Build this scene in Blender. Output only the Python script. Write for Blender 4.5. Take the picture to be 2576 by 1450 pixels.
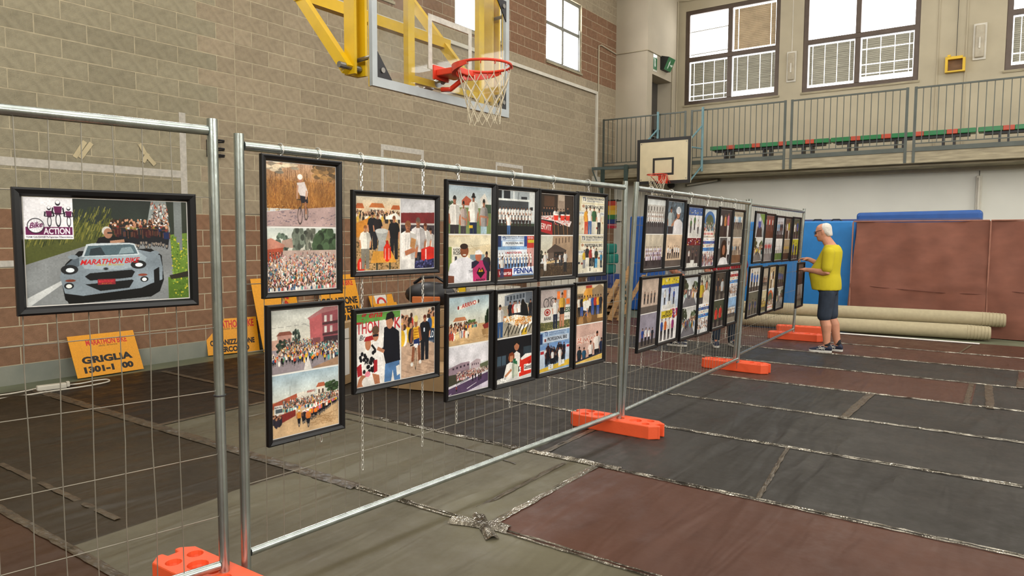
import bpy, bmesh, math, random
import numpy as np
from mathutils import Vector, Matrix
for _o in list(bpy.data.objects): bpy.data.objects.remove(_o, do_unlink=True)
SC = bpy.context.scene
COL = SC.collection
# ------------------------------------------------------------------ camera
FPX, PW, PH = 1767.3, 2576, 1450
YAW, PITCH, ROLL = math.radians(-35.256), math.radians(4.219), math.radians(0.163)
CAM = np.array([8.600, 0.0, 1.596])
_f = np.array([math.sin(YAW)*math.cos(PITCH), math.cos(YAW)*math.cos(PITCH), -math.sin(PITCH)])
_r = np.array([math.cos(YAW), -math.sin(YAW), 0.0]); _u = np.cross(_r, _f)
CR = _r*math.cos(ROLL)+_u*math.sin(ROLL); CU = -_r*math.sin(ROLL)+_u*math.cos(ROLL); CF = _f
cam = bpy.data.cameras.new('camera'); camo = bpy.data.objects.new('camera', cam); COL.objects.link(camo)
cam.sensor_width = 36; cam.sensor_fit = 'HORIZONTAL'; cam.lens = FPX/PW*36; cam.clip_end = 200; cam.clip_start = .05
camo.matrix_world = Matrix([[CR[0], CU[0], -CF[0], CAM[0]], [CR[1], CU[1], -CF[1], CAM[1]], [CR[2], CU[2], -CF[2], CAM[2]], [0, 0, 0, 1]])
SC.camera = camo
# ------------------------------------------------------------------ light
SC.view_settings.view_transform = 'Standard'; SC.view_settings.look = 'None'
SC.view_settings.gamma = 1; SC.view_settings.use_curve_mapping = False
SC.view_settings.exposure = 0.29
SC.cycles.max_bounces = 6; SC.cycles.diffuse_bounces = 3; SC.cycles.glossy_bounces = 3; SC.cycles.transmission_bounces = 3; SC.cycles.transparent_max_bounces = 8
SC.cycles.caustics_reflective = False; SC.cycles.caustics_refractive = False; SC.cycles.adaptive_threshold = .02
wd = bpy.data.worlds.new('overcast_sky'); SC.world = wd; wd.use_nodes = True
wd.node_tree.nodes['Background'].inputs[0].default_value = (0.93, 0.97, 1.0, 1); wd.node_tree.nodes['Background'].inputs[1].default_value = 1.0
def area(name, loc, target, sx, sy, power, color=(1, 1, 1)):
    l = bpy.data.lights.new(name, 'AREA'); l.shape = 'RECTANGLE'; l.size = sx; l.size_y = sy; l.energy = power; l.color = color
    o = bpy.data.objects.new(name, l); COL.objects.link(o); o.location = loc
    o.rotation_euler = (Vector(target)-Vector(loc)).to_track_quat('-Z', 'Y').to_euler()
    return o
# added unseen fill lamps: under the ceiling, at the right wall and the rear wall
LK = 1.30
area('ceiling_fill', (8.5, 7.5, 9.1), (8.5, 7.5, 0), 9, 16, 480*LK, (1.0, .985, .94))
area('fill_right', (20.5, 8.0, 6.2), (2, 8, 2.0), 16, 3.0, 950*LK, (1.0, .985, .94))
area('fill_rear', (9.5, -6.0, 6.0), (7, 12, 1.5), 14, 3.0, 1150*LK, (1.0, .985, .94))
# ------------------------------------------------------------------ small helpers
def ray(px, py): return CF+CR*((px-PW/2)/FPX)+CU*(-(py-PH/2)/FPX)
def atX(px, py, X): d = ray(px, py); return CAM+d*((X-CAM[0])/d[0])
def atY(px, py, Y): d = ray(px, py); return CAM+d*((Y-CAM[1])/d[1])
def atZ(px, py, Z): d = ray(px, py); return CAM+d*((Z-CAM[2])/d[2])
def project(P):
    d = np.asarray(P)-CAM; z = d@CF
    return PW/2+FPX*(d@CR)/z, PH/2-FPX*(d@CU)/z, z
def lin(h):
    if isinstance(h, str):
        h = h.lstrip('#'); h = [int(h[i:i+2], 16)/255 for i in (0, 2, 4)]
    return tuple(c/12.92 if c <= .04045 else ((c+.055)/1.055)**2.4 for c in h)
def mat(name, color, rough=.6, metal=0.0, var=.12, scale=6.0, bump=0.0, bscale=40.0, spec=.5, color2=None, emit=0.0, detail=3, stretch=None, objrand=0.0, island=0.0, alpha=None, trans=0.0, coat=0.0):
    m = bpy.data.materials.new(name); m.use_nodes = True; nt = m.node_tree; N = nt.nodes; L = nt.links
    b = N['Principled BSDF']; c = lin(color)
    b.inputs['Roughness'].default_value = rough; b.inputs['Metallic'].default_value = metal
    b.inputs['Specular IOR Level'].default_value = spec
    if coat: b.inputs['Coat Weight'].default_value = coat; b.inputs['Coat Roughness'].default_value = .15
    tc = N.new('ShaderNodeTexCoord'); mp = N.new('ShaderNodeMapping'); L.new(tc.outputs['Object'], mp.inputs[0])
    if stretch: mp.inputs['Scale'].default_value = stretch
    nz = N.new('ShaderNodeTexNoise'); nz.inputs['Scale'].default_value = scale; nz.inputs['Detail'].default_value = detail; L.new(mp.outputs[0], nz.inputs['Vector'])
    mx = N.new('ShaderNodeMix'); mx.data_type = 'RGBA'
    c2 = lin(color2) if color2 else tuple(x*(1-var*1.6) for x in c); c1 = c if color2 else tuple(min(1, x*(1+var*.8)) for x in c)
    mx.inputs[6].default_value = (*c1, 1); mx.inputs[7].default_value = (*c2, 1)
    rp = N.new('ShaderNodeMapRange'); rp.inputs[1].default_value = .3; rp.inputs[2].default_value = .7; L.new(nz.outputs[0], rp.inputs[0]); L.new(rp.outputs[0], mx.inputs[0])
    out = mx.outputs[2]
    if objrand or island:
        hs = N.new('ShaderNodeHueSaturation'); L.new(out, hs.inputs['Color'])
        src = N.new('ShaderNodeObjectInfo').outputs['Random'] if objrand else N.new('ShaderNodeNewGeometry').outputs['Random Per Island']
        k = objrand or island
        r2 = N.new('ShaderNodeMapRange'); r2.inputs[3].default_value = 1-k; r2.inputs[4].default_value = 1+k; L.new(src, r2.inputs[0]); L.new(r2.outputs[0], hs.inputs['Value'])
        out = hs.outputs[0]
    L.new(out, b.inputs['Base Color'])
    if emit: L.new(out, b.inputs['Emission Color']); b.inputs['Emission Strength'].default_value = emit
    if bump:
        n2 = N.new('ShaderNodeTexNoise'); n2.inputs['Scale'].default_value = bscale; n2.inputs['Detail'].default_value = 2; L.new(mp.outputs[0], n2.inputs['Vector'])
        bp = N.new('ShaderNodeBump'); bp.inputs['Strength'].default_value = bump; bp.inputs['Distance'].default_value = .01; L.new(n2.outputs[0], bp.inputs['Height']); L.new(bp.outputs[0], b.inputs['Normal'])
    if trans: b.inputs['Transmission Weight'].default_value = trans
    if alpha is not None: b.inputs['Alpha'].default_value = alpha
    m['plain'] = color if isinstance(color, str) else ''
    return m
class MB:
    def __init__(s): s.v = []; s.f = []
    def add(s, v, f):
        o = len(s.v); s.v += [tuple(map(float, p)) for p in v]; s.f += [tuple(i+o for i in q) for q in f]; return s
    def box(s, x0, x1, y0, y1, z0, z1):
        return s.add([(x, y, z) for x in (x0, x1) for y in (y0, y1) for z in (z0, z1)], [(0, 1, 3, 2), (4, 6, 7, 5), (0, 4, 5, 1), (2, 3, 7, 6), (0, 2, 6, 4), (1, 5, 7, 3)])
    def beam(s, p0, p1, w, h, up=(0, 0, 1)):
        p0 = np.array(p0, float); p1 = np.array(p1, float); d = p1-p0; d /= np.linalg.norm(d); up = np.array(up, float)
        if abs(d@up) > .97: up = np.array([0, 1., 0])
        a = np.cross(d, up); a /= np.linalg.norm(a); b = np.cross(a, d)
        v = [p+a*x*w/2+b*y*h/2 for p in (p0, p1) for x, y in ((-1, -1), (1, -1), (1, 1), (-1, 1))]
        return s.add(v, [(0, 3, 2, 1), (4, 5, 6, 7), (0, 1, 5, 4), (1, 2, 6, 5), (2, 3, 7, 6), (3, 0, 4, 7)])
    def tube(s, pts, r, n=8, caps=True):
        P = [np.array(p, float) for p in pts]; R = r if isinstance(r, (list, tuple, np.ndarray)) else [r]*len(P); rings = []
        prev = None
        for i, p in enumerate(P):
            d = P[min(i+1, len(P)-1)]-P[max(i-1, 0)]; d /= (np.linalg.norm(d)+1e-12)
            if prev is None:
                a = np.cross(d, (0, 0, 1.)) if abs(d[2]) < .9 else np.cross(d, (0, 1., 0))
            else: a = prev-d*(prev@d)
            a /= np.linalg.norm(a); prev = a; b = np.cross(d, a)
            rings.append([p+(a*math.cos(t)+b*math.sin(t))*R[i] for t in np.linspace(0, 2*math.pi, n, endpoint=False)])
        v = [q for g in rings for q in g]; f = []
        for i in range(len(P)-1):
            for j in range(n): f.append((i*n+j, i*n+(j+1) % n, (i+1)*n+(j+1) % n, (i+1)*n+j))
        if caps: f.append(tuple(range(n-1, -1, -1))); f.append(tuple((len(P)-1)*n+j for j in range(n)))
        return s.add(v, f)
    def ring(s, c, R, r, n=24, m=6, ax=(0, 0, 1)):
        ax = np.array(ax, float); ax /= np.linalg.norm(ax); a = np.cross(ax, (1, 0, 0) if abs(ax[0]) < .9 else (0, 1, 0)); a /= np.linalg.norm(a); b = np.cross(ax, a); c = np.array(c, float)
        v = []; f = []
        for i in range(n):
            t = 2*math.pi*i/n; e = a*math.cos(t)+b*math.sin(t)
            for j in range(m): w = 2*math.pi*j/m; v.append(c+e*(R+r*math.cos(w))+ax*r*math.sin(w))
        for i in range(n):
            for j in range(m): f.append((i*m+j, ((i+1) % n)*m+j, ((i+1) % n)*m+(j+1) % m, i*m+(j+1) % m))
        return s.add(v, f)
    def lathe(s, prof, c=(0, 0, 0), n=16, ax='z'):
        v = []; f = []
        for (r, z) in prof:
            for j in range(n):
                t = 2*math.pi*j/n; x, y = r*math.cos(t), r*math.sin(t)
                q = (x, y, z) if ax == 'z' else ((z, x, y) if ax == 'x' else (x, z, y))
                v.append((q[0]+c[0], q[1]+c[1], q[2]+c[2]))
        for i in range(len(prof)-1):
            for j in range(n): f.append((i*n+j, i*n+(j+1) % n, (i+1)*n+(j+1) % n, (i+1)*n+j))
        f.append(tuple(range(n-1, -1, -1))); f.append(tuple((len(prof)-1)*n+j for j in range(n)))
        return s.add(v, f)
    def prism(s, poly, fn, t0, t1):
        n = len(poly); v = [fn(a, b, t0) for a, b in poly]+[fn(a, b, t1) for a, b in poly]
        f = [tuple(range(n-1, -1, -1)), tuple(range(n, 2*n))]+[(i, (i+1) % n, n+(i+1) % n, n+i) for i in range(n)]
        return s.add(v, f)
    def ball(s, c, r, n=12, m=8):
        r = r if isinstance(r, (tuple, list)) else (r, r, r); v = []; f = []
        for i in range(m+1):
            t = math.pi*i/m
            for j in range(n): w = 2*math.pi*j/n; v.append((c[0]+r[0]*math.sin(t)*math.cos(w), c[1]+r[1]*math.sin(t)*math.sin(w), c[2]+r[2]*math.cos(t)))
        for i in range(m):
            for j in range(n): f.append((i*n+j, (i+1)*n+j, (i+1)*n+(j+1) % n, i*n+(j+1) % n))
        return s.add(v, f)
    def mesh(s, name):
        me = bpy.data.meshes.new(name); me.from_pydata(s.v, [], s.f)
        bm = bmesh.new(); bm.from_mesh(me); bmesh.ops.remove_doubles(bm, verts=bm.verts, dist=1e-6); bmesh.ops.recalc_face_normals(bm, faces=bm.faces); bm.to_mesh(me); bm.free()
        return me
    def build(s, name, m, parent=None, smooth=False, bevel=0.0, seg=2):
        return mobj(name, s.mesh(name), m, parent, smooth, bevel, seg)
def mobj(name, me, m, parent=None, smooth=False, bevel=0.0, seg=2):
    if m is not None and not me.materials: me.materials.append(m)
    o = bpy.data.objects.new(name, me); COL.objects.link(o)
    if parent is not None: o.parent = parent
    if smooth:
        me.polygons.foreach_set('use_smooth', [True]*len(me.polygons))
        try: me.set_sharp_from_angle(angle=math.radians(40))
        except Exception: pass
    if bevel:
        b = o.modifiers.new('bevel', 'BEVEL'); b.width = bevel; b.segments = seg; b.limit_method = 'ANGLE'
    return o
def tag(o, label=None, cat=None, group=None, kind=None):
    if label: o['label'] = label
    if cat: o['category'] = cat
    if group: o['group'] = group
    if kind: o['kind'] = kind
    return o
def thing(name, label, cat, loc=(0, 0, 0), rot=(0, 0, 0), group=None):
    o = bpy.data.objects.new(name, None); COL.objects.link(o); o.location = loc; o.rotation_euler = rot; o.empty_display_size = .1
    return tag(o, label, cat, group)
def struct(o): o['kind'] = 'structure'; return o
def box(*a): return MB().box(*a)
rnd = random.Random(7)
# ------------------------------------------------------------------ materials
M = {}
M['mortar'] = mat('mortar_light', '#b6aa8f', .9, var=.12, scale=9, bump=.3, bscale=60)
def blockm(n, c, isl): return mat(n, c, .92, var=.10, scale=14, bump=.55, bscale=90, spec=.2, **({'island': .09} if isl else {'objrand': .09}))
for k, c in (('grey', '#98907a'), ('warm', '#9d8f79'), ('red', '#866650'), ('base', '#71766e')):
    M['blk_'+k] = blockm('block_'+k, c, False); M['blki_'+k] = blockm('block_field_'+k, c, True)
M['cream'] = mat('cream_wall_paint', '#b2a78f', .85, var=.06, scale=1.5, bump=.1, bscale=30)
M['creamd'] = mat('cream_pillar_paint', '#b3a894', .85, var=.05, scale=1.5)
M['white_wall'] = mat('white_wall_paint', '#dedcd2', .85, var=.04, scale=1.2)
M['ceil'] = mat('ceiling_paint', '#c9c4b8', .9, var=.05)
M['concrete'] = mat('cast_concrete', '#a3987e', .9, var=.2, scale=3, bump=.3, bscale=25, stretch=(1, 1, 8))
M['slabtop'] = mat('balcony_floor_grey', '#8a857c', .8)
M['green_floor'] = mat('green_hall_floor', '#6b705a', .5, var=.15, scale=2)
M['rail'] = mat('railing_grey_paint', '#50554f', .5, metal=.2, var=.1)
M['brownal'] = mat('brown_aluminium', '#57493f', .45, metal=.2, var=.08)
M['greyal'] = mat('grey_aluminium', '#7d7c73', .4, metal=.3, var=.06)
M['white_pl'] = mat('white_plastic', '#cfc9bb', .5, var=.06)
M['line'] = mat('white_wall_line_paint', '#c0bab0', .9, var=.12, scale=20)
M['frost'] = mat('frosted_daylit_pane', '#ffffff', .4, var=.0, emit=18.0)
M['frost2'] = mat('daylit_pane', '#ffffff', .4, var=.0, emit=4.0)
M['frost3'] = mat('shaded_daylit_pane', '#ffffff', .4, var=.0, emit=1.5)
M['blind'] = mat('grey_slatted_blind', '#a9a595', .7, var=.15, scale=4, stretch=(1, 1, 12))
M['blindr'] = mat('striped_awning_fabric', '#c0ab8c', .8, var=.1)
M['door'] = mat('dark_grey_door', '#46423e', .5, var=.06)
M['black'] = mat('black_plastic', '#16151a', .45, var=.1)
M['dark'] = mat('dark_metal', '#2c2d2c', .5, metal=.3)
# ------------------------------------------------------------------ left wall of blocks
CH, CL, JY = .208, .531, 5.707            # course height, block length, the movement joint
WIN_L = [(.82, 2.38, 5.50, 7.10), (3.98, 5.54, 5.50, 7.10), (7.14, 8.70, 5.50, 7.10), (10.30, 11.84, 5.50, 7.10), (13.46, 15.03, 5.50, 7.10)]
wl = MB()
ys = [-6.3]+[q for w in WIN_L for q in w[:2]]+[16.86]
for i in range(len(ys)-1):
    a, b = ys[i], ys[i+1]
    if i % 2: wl.box(-.36, -.002, a, b, -.02, 5.50).box(-.36, -.002, a, b, 7.10, 9.3)
    else: wl.box(-.36, -.002, a, b, -.02, 9.3)
wall_left = struct(wl.build('wall_left', M['mortar']))
G = .0058
def blocks():
    out = []
    for k in range(1, 45):
        z0, z1 = k*CH, (k+1)*CH
        off = 0 if k % 2 else CL/2
        es = sorted(set([round(JY+off+i*CL, 4) for i in range(-24, 24)]+[JY]))
        es = [e for e in es if -6.3 < e < 16.84]; es = [-6.3]+es+[16.84]
        for a, b in zip(es, es[1:]):
            if b-a < .05: continue
            segs = [(a, b, z0, z1)]
            for (wy0, wy1, wz0, wz1) in WIN_L:
                ns = []
                for (p, q, r, s_) in segs:
                    if q <= wy0 or p >= wy1 or s_ <= wz0 or r >= wz1: ns.append((p, q, r, s_)); continue
                    if p < wy0-.02: ns.append((p, wy0, r, s_))
                    if q > wy1+.02: ns.append((wy1, q, r, s_))
                    p2, q2 = max(p, wy0), min(q, wy1)
                    if r < wz0-.02: ns.append((p2, q2, r, wz0))
                    if s_ > wz1+.02: ns.append((p2, q2, wz1, s_))
                segs = ns
            for sg in segs: out.append((k, *sg))
    return out
def btype(k, y):
    if k == 0: return 'base'
    if 1 <= k <= 8 or 26 <= k <= 33: return 'red'
    return 'grey' if y < 5.3 else 'warm'
BL = []
for (k, a, b, c, d) in blocks():
    P = [project((0, y, z)) for y in (a, b) for z in (c, d)]
    xs = [p[0] for p in P]; yy = [p[1] for p in P]
    vis = max(0, min(max(xs), PW)-max(min(xs), 0))*max(0, min(max(yy), PH)-max(min(yy), 0)) if min(p[2] for p in P) > .5 else 0
    BL.append((vis, k, a, b, c, d))
BL.sort(key=lambda t: -t[0])
_bm = {}
for n_, (vis, k, a, b, c, d) in enumerate(BL[:300]):
    t = btype(k, (a+b)/2); key = (t, round(b-a, 3), round(d-c, 3))
    if key not in _bm:
        w, h = b-a-2*G, d-c-2*G
        _bm[key] = MB().box(-.03, 0, -w/2, w/2, -h/2, h/2).mesh('block'); _bm[key].materials.append(M['blk_'+t])
    o = bpy.data.objects.new('block', _bm[key]); COL.objects.link(o); o.parent = wall_left
    o.location = (rnd.uniform(-.0012, .0012), (a+b)/2, (c+d)/2)
for t in ('grey', 'warm', 'red'):
    mb = MB()
    for (vis, k, a, b, c, d) in BL[300:]:
        if btype(k, (a+b)/2) == t: mb.box(-.03, rnd.uniform(-.0012, .0012), a+G, b-G, c+G, d-G)
    me = bpy.data.meshes.new('block_field'); me.from_pydata(mb.v, [], mb.f); o = mobj('block_field', me, M['blki_'+t], wall_left); o['kind'] = 'stuff'
struct(box(-.01, .004, -6.3, 16.84, 0, .2065).build('baseboard_left', mat('chipped_grey_kerb_paint', '#71766e', .6, color2='#8b8c80', scale=2.2, detail=6, bump=.15, bscale=30)))
def wline(y0, y1, z0, z1): return box(-.001, .0022, y0, y1, z0, z1).build('painted_line', M['line'], wall_left)
wline(-3, 4.90, 2.32, 2.41); wline(4.90, 4.985, 2.0, 3.14); wline(-3, 3.4, 1.26, 1.325)
wline(8.38, 9.43, 3.031, 3.12); wline(8.38, 8.44, 1.9, 3.03); wline(9.36, 9.43, 1.9, 3.03)
wline(11.58, 12.56, 3.03, 3.10); wline(11.58, 11.63, 1.9, 3.03); wline(12.51, 12.56, 1.9, 3.03)
# ------------------------------------------------------------------ other room shell
XR, YB, YS, YF, XS = 20.8, 18.80, 16.84, -6.3, .887
floor = struct(box(-.36, XR+.3, YF-.3, YB+.3, -.2, 0).build('floor', M['green_floor']))
struct(box(-.36, XR+.3, YF-.3, YB+.3, 9.3, 9.5).build('ceiling', M['ceil']))
wb = MB(); WIN_B = [(1.10, 3.605), (4.175, 6.71), (8.335, 10.87), (12.4, 14.93), (15.6, 18.1)]
BZ0, BZ1 = 5.20, 7.72
xs = [XS]+[q for w in WIN_B for q in w]+[XR]
for i in range(len(xs)-1):
    a, b = xs[i], xs[i+1]
    if i % 2: wb.box(a, b, YB, YB+.3, 3.0, BZ0).box(a, b, YB, YB+.3, BZ1, 9.3)
    else: wb.box(a, b, YB, YB+.3, 3.0, 9.3)
struct(wb.build('wall_back', M['cream']))
struct(box(-.36, XR, YS, YS+.25, 0, 3.03).build('wall_back_lower', M['white_wall']))
struct(box(XR, XR+.3, YF, YB, 0, 9.3).build('wall_right', M['cream']))
struct(box(-.36, XR, YF-.3, YF, 0, 9.3).build('wall_rear', M['cream']))
# stair shaft with the exit door
DY0, DY1, DZ0, DZ1 = 17.14, 18.40, 3.33, 5.78
sh = MB().box(0, XS, YS, YS+.12, 3.0, 9.3)
sh.box(XS-.5, XS, YS+.12, DY0, 3.0, 9.3).box(XS-.5, XS, DY1, YB, 3.0, 9.3).box(XS-.5, XS, DY0, DY1, DZ1, 9.3)
struct(sh.build('wall_shaft', M['creamd']))
dr = struct(MB().box(XS-.46, XS-.40, DY0, DY1, DZ0, DZ1).build('door_1', M['door'], bevel=.004))
hb = MB().tube([(XS-.30, DY0+.12, 4.30), (XS-.30, DY1-.2, 4.30)], .02, 8); hb.build('push_bar', M['greyal'], dr)
MB().box(XS-.42, XS-.26, DY1-.26, DY1-.10, 4.12, 4.52).build('lock_box', M['black'], dr, bevel=.02)
# balcony: slab, front beam, soffit
struct(MB().box(0, XR, 16.02, YB, 3.06, 3.30).build('balcony_slab', M['slabtop']))
fb = struct(MB().box(0, XR, 15.94, 16.10, 3.05, 3.27).build('trim_1', M['concrete'], bevel=.01))
struct(MB().box(.02, XR, 16.10, YS, 3.0, 3.06).build('trim_2', M['concrete']))
struct(MB().box(0.0, 1.0, 15.95, 16.84, 8.0, 9.3).box(-.0, .35, 14.9, 15.95, 7.62, 7.86).build('trim_3', M['concrete']))
# upper ledge line on the lower wall
struct(MB().box(.1, XR, YS-.03, YS, 2.92, 3.0).build('trim_4', M['white_pl']))
# ------------------------------------------------------------------ windows
def wframe(mb, axis, a0, a1, z0, z1, d0, d1, w, tr, mull):
    def bx(p0, p1, q0, q1):
        if axis == 'x': mb.box(d0, d1, p0, p1, q0, q1)
        else: mb.box(p0, p1, d0, d1, q0, q1)
    bx(a0, a0+w, z0, z1); bx(a1-w, a1, z0, z1); bx(a0+w, a1-w, z0, z0+w); bx(a0+w, a1-w, z1-w, z1)
    bx(a0+w, a1-w, tr-w*.55, tr+w*.55); bx(mull-w*.55, mull+w*.55, z0+w, tr-w*.55); bx(mull-w*.55, mull+w*.55, tr+w*.55, z1-w)
wn = 0
for (a, b, c, d) in WIN_L:
    wn += 1; fr = MB(); wframe(fr, 'x', a, b, c, d, -.14, -.05, .075, 6.37, (a+b)/2)
    w = struct(fr.build('window_%d' % wn, M['greyal'], bevel=.006))
    for p0, p1 in ((a+.05, (a+b)/2), ((a+b)/2, b-.05)):
        for q0, q1 in ((c+.05, 6.37), (6.37, d-.05)):
            MB().box(-.105, -.095, p0+.02, p1-.02, q0+.02, q1-.02).build('pane', M['frost'], w)
    MB().box(-.36, .03, a-.02, b+.02, c-.045, c).build('window_sill', M['concrete'], w)
    MB().tube([(-.03, b-.05, c+.04), (-.03, b-.05, c+1.0)], .012, 6).build('opening_rod', M['greyal'], w)
def blind(w, x0, x1, z0, z1, slits, bars, m):
    ed = [x0]+slits+[x1]
    zz = [z0]+bars+[z1]
    for a, b in zip(ed, ed[1:]):
        for p, q in zip(zz, zz[1:]):
            n = max(2, int((q-p)/.045)); mb = MB()
            for i in range(n):
                u = p+.012+(q-p-.024)*i/n; v = p+.012+(q-p-.024)*(i+1)/n
                mb.add([(a+.007, YB+.105, u), (b-.007, YB+.105, u), (b-.007, YB+.12, v), (a+.007, YB+.12, v), (b-.007, YB+.105, v), (a+.007, YB+.105, v)], [(0, 1, 2, 3), (3, 2, 4, 5)])
            me = bpy.data.meshes.new('blind_panel'); me.from_pydata(mb.v, [], mb.f); mobj('blind_panel', me, m, w)
BTR = 6.42
for i, (a, b) in enumerate(WIN_B):
    wn += 1; fr = MB(); mid = (a+b)/2-.03; wframe(fr, 'y', a, b, BZ0, BZ1, YB+.02, YB+.10, .105, BTR, mid)
    w = struct(fr.build('window_%d' % wn, M['brownal'], bevel=.008))
    for k, (p0, p1) in enumerate(((a+.1, mid-.05), (mid+.05, b-.1))):
        for j, (q0, q1) in enumerate(((BZ0+.1, BTR-.05), (BTR+.05, BZ1-.1))):
            MB().box(p0-.03, p1+.03, YB+.14, YB+.15, q0-.03, q1+.03).build('pane', M['frost3' if j == 0 else 'frost2'], w)
            W_ = p1-p0
            if j == 0:
                if i == 0 and k == 0: blind(w, p0+.03, p1-.03, q0+.02, q1-.03, [p0+W_*f for f in (.12, .37, .64, .9)], [q0+.14, q0+.46], M['blind'])
                elif i == 0: blind(w, p0+.03, p1-.03, q0+.14, q1-.03, [p0+W_*f for f in (.12, .36, .64, .9)], [], M['blind'])
                elif i == 1 and k == 0: blind(w, p0+.03, p1-.03, q0+.07, q1-.03, [p0+W_*f for f in (.1, .36, .62, .88)], [], M['blind'])
                elif i == 1: blind(w, p0+.03, p1-.03, q0+.13, q1-.03, [p0+W_*f for f in (.12, .38, .64, .9)], [q0+.2, q0+.42, q0+.78], M['blind'])
                else: blind(w, p0+.03, p1-.03, q0+.07, q1-.03, [p0+W_*f for f in (.15, .4, .65, .9)], [q0+.26], M['blind'])
            elif i == 0 and k == 1: blind(w, p0+.03, p1-.03, q0+.05, q1-.03, [p0+W_*f for f in (.13, .86)], [], M['blindr'])
            elif i == 0:
                for zb in (q0+.09, q0+.70): MB().beam((p0+.02, YB+.11, zb), (p1-.02, YB+.11, zb+.02), .02, .02).build('blind_bar', M['blind'], w)
    MB().box(a-.03, b+.03, YB-.03, YB+.02, BZ0-.05, BZ0).build('window_sill', M['concrete'], w)
# ------------------------------------------------------------------ floor sheets (children of the floor)
def sheetm(n, c, c2, rough=.46, b=.5):
    m = mat(n, c, rough, var=.1, scale=1.1, color2=c2, spec=.2, detail=5)
    nt = m.node_tree; N = nt.nodes; L = nt.links; B = N['Principled BSDF']
    tc = N.new('ShaderNodeTexCoord'); mp = N.new('ShaderNodeMapping'); mp.inputs['Rotation'].default_value = (0, 0, .12); mp.inputs['Scale'].default_value = (3.4, .62, 1); L.new(tc.outputs['Object'], mp.inputs[0])
    n1 = N.new('ShaderNodeTexNoise'); n1.inputs['Scale'].default_value = 1.6; n1.inputs['Detail'].default_value = 2; n1.inputs['Distortion'].default_value = .6; L.new(mp.outputs[0], n1.inputs['Vector'])
    n2 = N.new('ShaderNodeTexNoise'); n2.inputs['Scale'].default_value = 24; n2.inputs['Detail'].default_value = 2; L.new(tc.outputs['Object'], n2.inputs['Vector'])
    b1 = N.new('ShaderNodeBump'); b1.inputs['Strength'].default_value = b; b1.inputs['Distance'].default_value = .05; L.new(n1.outputs[0], b1.inputs['Height'])
    b2 = N.new('ShaderNodeBump'); b2.inputs['Strength'].default_value = .12; b2.inputs['Distance'].default_value = .004; L.new(n2.outputs[0], b2.inputs['Height']); L.new(b1.outputs[0], b2.inputs['Normal']); L.new(b2.outputs[0], B.inputs['Normal'])
    # scuffs: roughness and pale dust
    n3 = N.new('ShaderNodeTexNoise'); n3.inputs['Scale'].default_value = 5; n3.inputs['Detail'].default_value = 5; n3.inputs['Roughness'].default_value = .7; L.new(tc.outputs['Object'], n3.inputs['Vector'])
    r = N.new('ShaderNodeMapRange'); r.inputs[1].default_value = .35; r.inputs[2].default_value = .7; r.inputs[3].default_value = rough-.08; r.inputs[4].default_value = rough+.2; L.new(n3.outputs[0], r.inputs[0]); L.new(r.outputs[0], B.inputs['Roughness'])
    return m
M['sh_black'] = sheetm('black_floor_membrane', '#3a3733', '#2d2a26')
M['sh_red'] = sheetm('brown_red_floor_membrane', '#563a2f', '#482f25')
M['sh_olive'] = sheetm('olive_grey_floor_membrane', '#66614f', '#524c3d')
M['sh_dirty'] = sheetm('dusty_dark_olive_membrane', '#3c3325', '#2b2419')
M['sh_brown'] = sheetm('dirty_brown_floor_membrane', '#2b241c', '#1c1712')
M['sh_red2'] = sheetm('dirty_red_floor_membrane', '#47301f', '#3a2719')
M['tape'] = mat('clear_tape_painted_glints', '#b5ae9f', .13, metal=.7, color2='#4b443a', var=.35, scale=9, bump=1.0, bscale=45, spec=.9, stretch=(1, .25, 1))  # glitter of the tape is put into the colour as bright and dark patches
M['tapeb'] = mat('dull_brown_tape', '#4f4537', .35, var=.3, scale=18, bump=.6, bscale=30)
def sheet(x0, x1, y0, y1, m, seed):
    r = random.Random(seed); amp = 1.7 if 'olive' in m.name else 1.0; nx = max(8, int((x1-x0)/.03)); ny = max(6, int((y1-y0)/.1))
    fold = [(r.uniform(x0, x1), r.uniform(.014, .05), r.uniform(.003, .016), r.uniform(-.35, .35), r.uniform(y0-.3, y1+.3), r.uniform(.25, .9), r.uniform(0, 6.28)) for _ in range(int((x1-x0)*5))]
    X, Y = np.meshgrid(np.linspace(x0, x1, nx+1), np.linspace(y0, y1, ny+1)); Z = np.zeros_like(X)
    for fx, w_, a_, sl, cy, ln, ph in fold: Z += amp*a_*np.exp(-((X-fx-sl*(Y-cy)-.02*np.sin(3*Y+ph))/w_)**2)*np.exp(-((Y-cy)/ln)**2)
    e = np.clip(np.minimum(np.arange(ny+1), np.arange(ny, -1, -1))/2, 0, 1)[:, None]; Z = .006+Z*e
    v = np.stack([X, Y, Z], -1).reshape(-1, 3); q = (np.arange(ny)[:, None]*(nx+1)+np.arange(nx)[None]).ravel(); f = np.stack([q, q+1, q+nx+2, q+nx+1], -1)
    me = bpy.data.meshes.new('floor_sheet'); me.from_pydata(v.tolist(), [], f.tolist()); return mobj('floor_sheet', me, m, floor, smooth=True)
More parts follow.
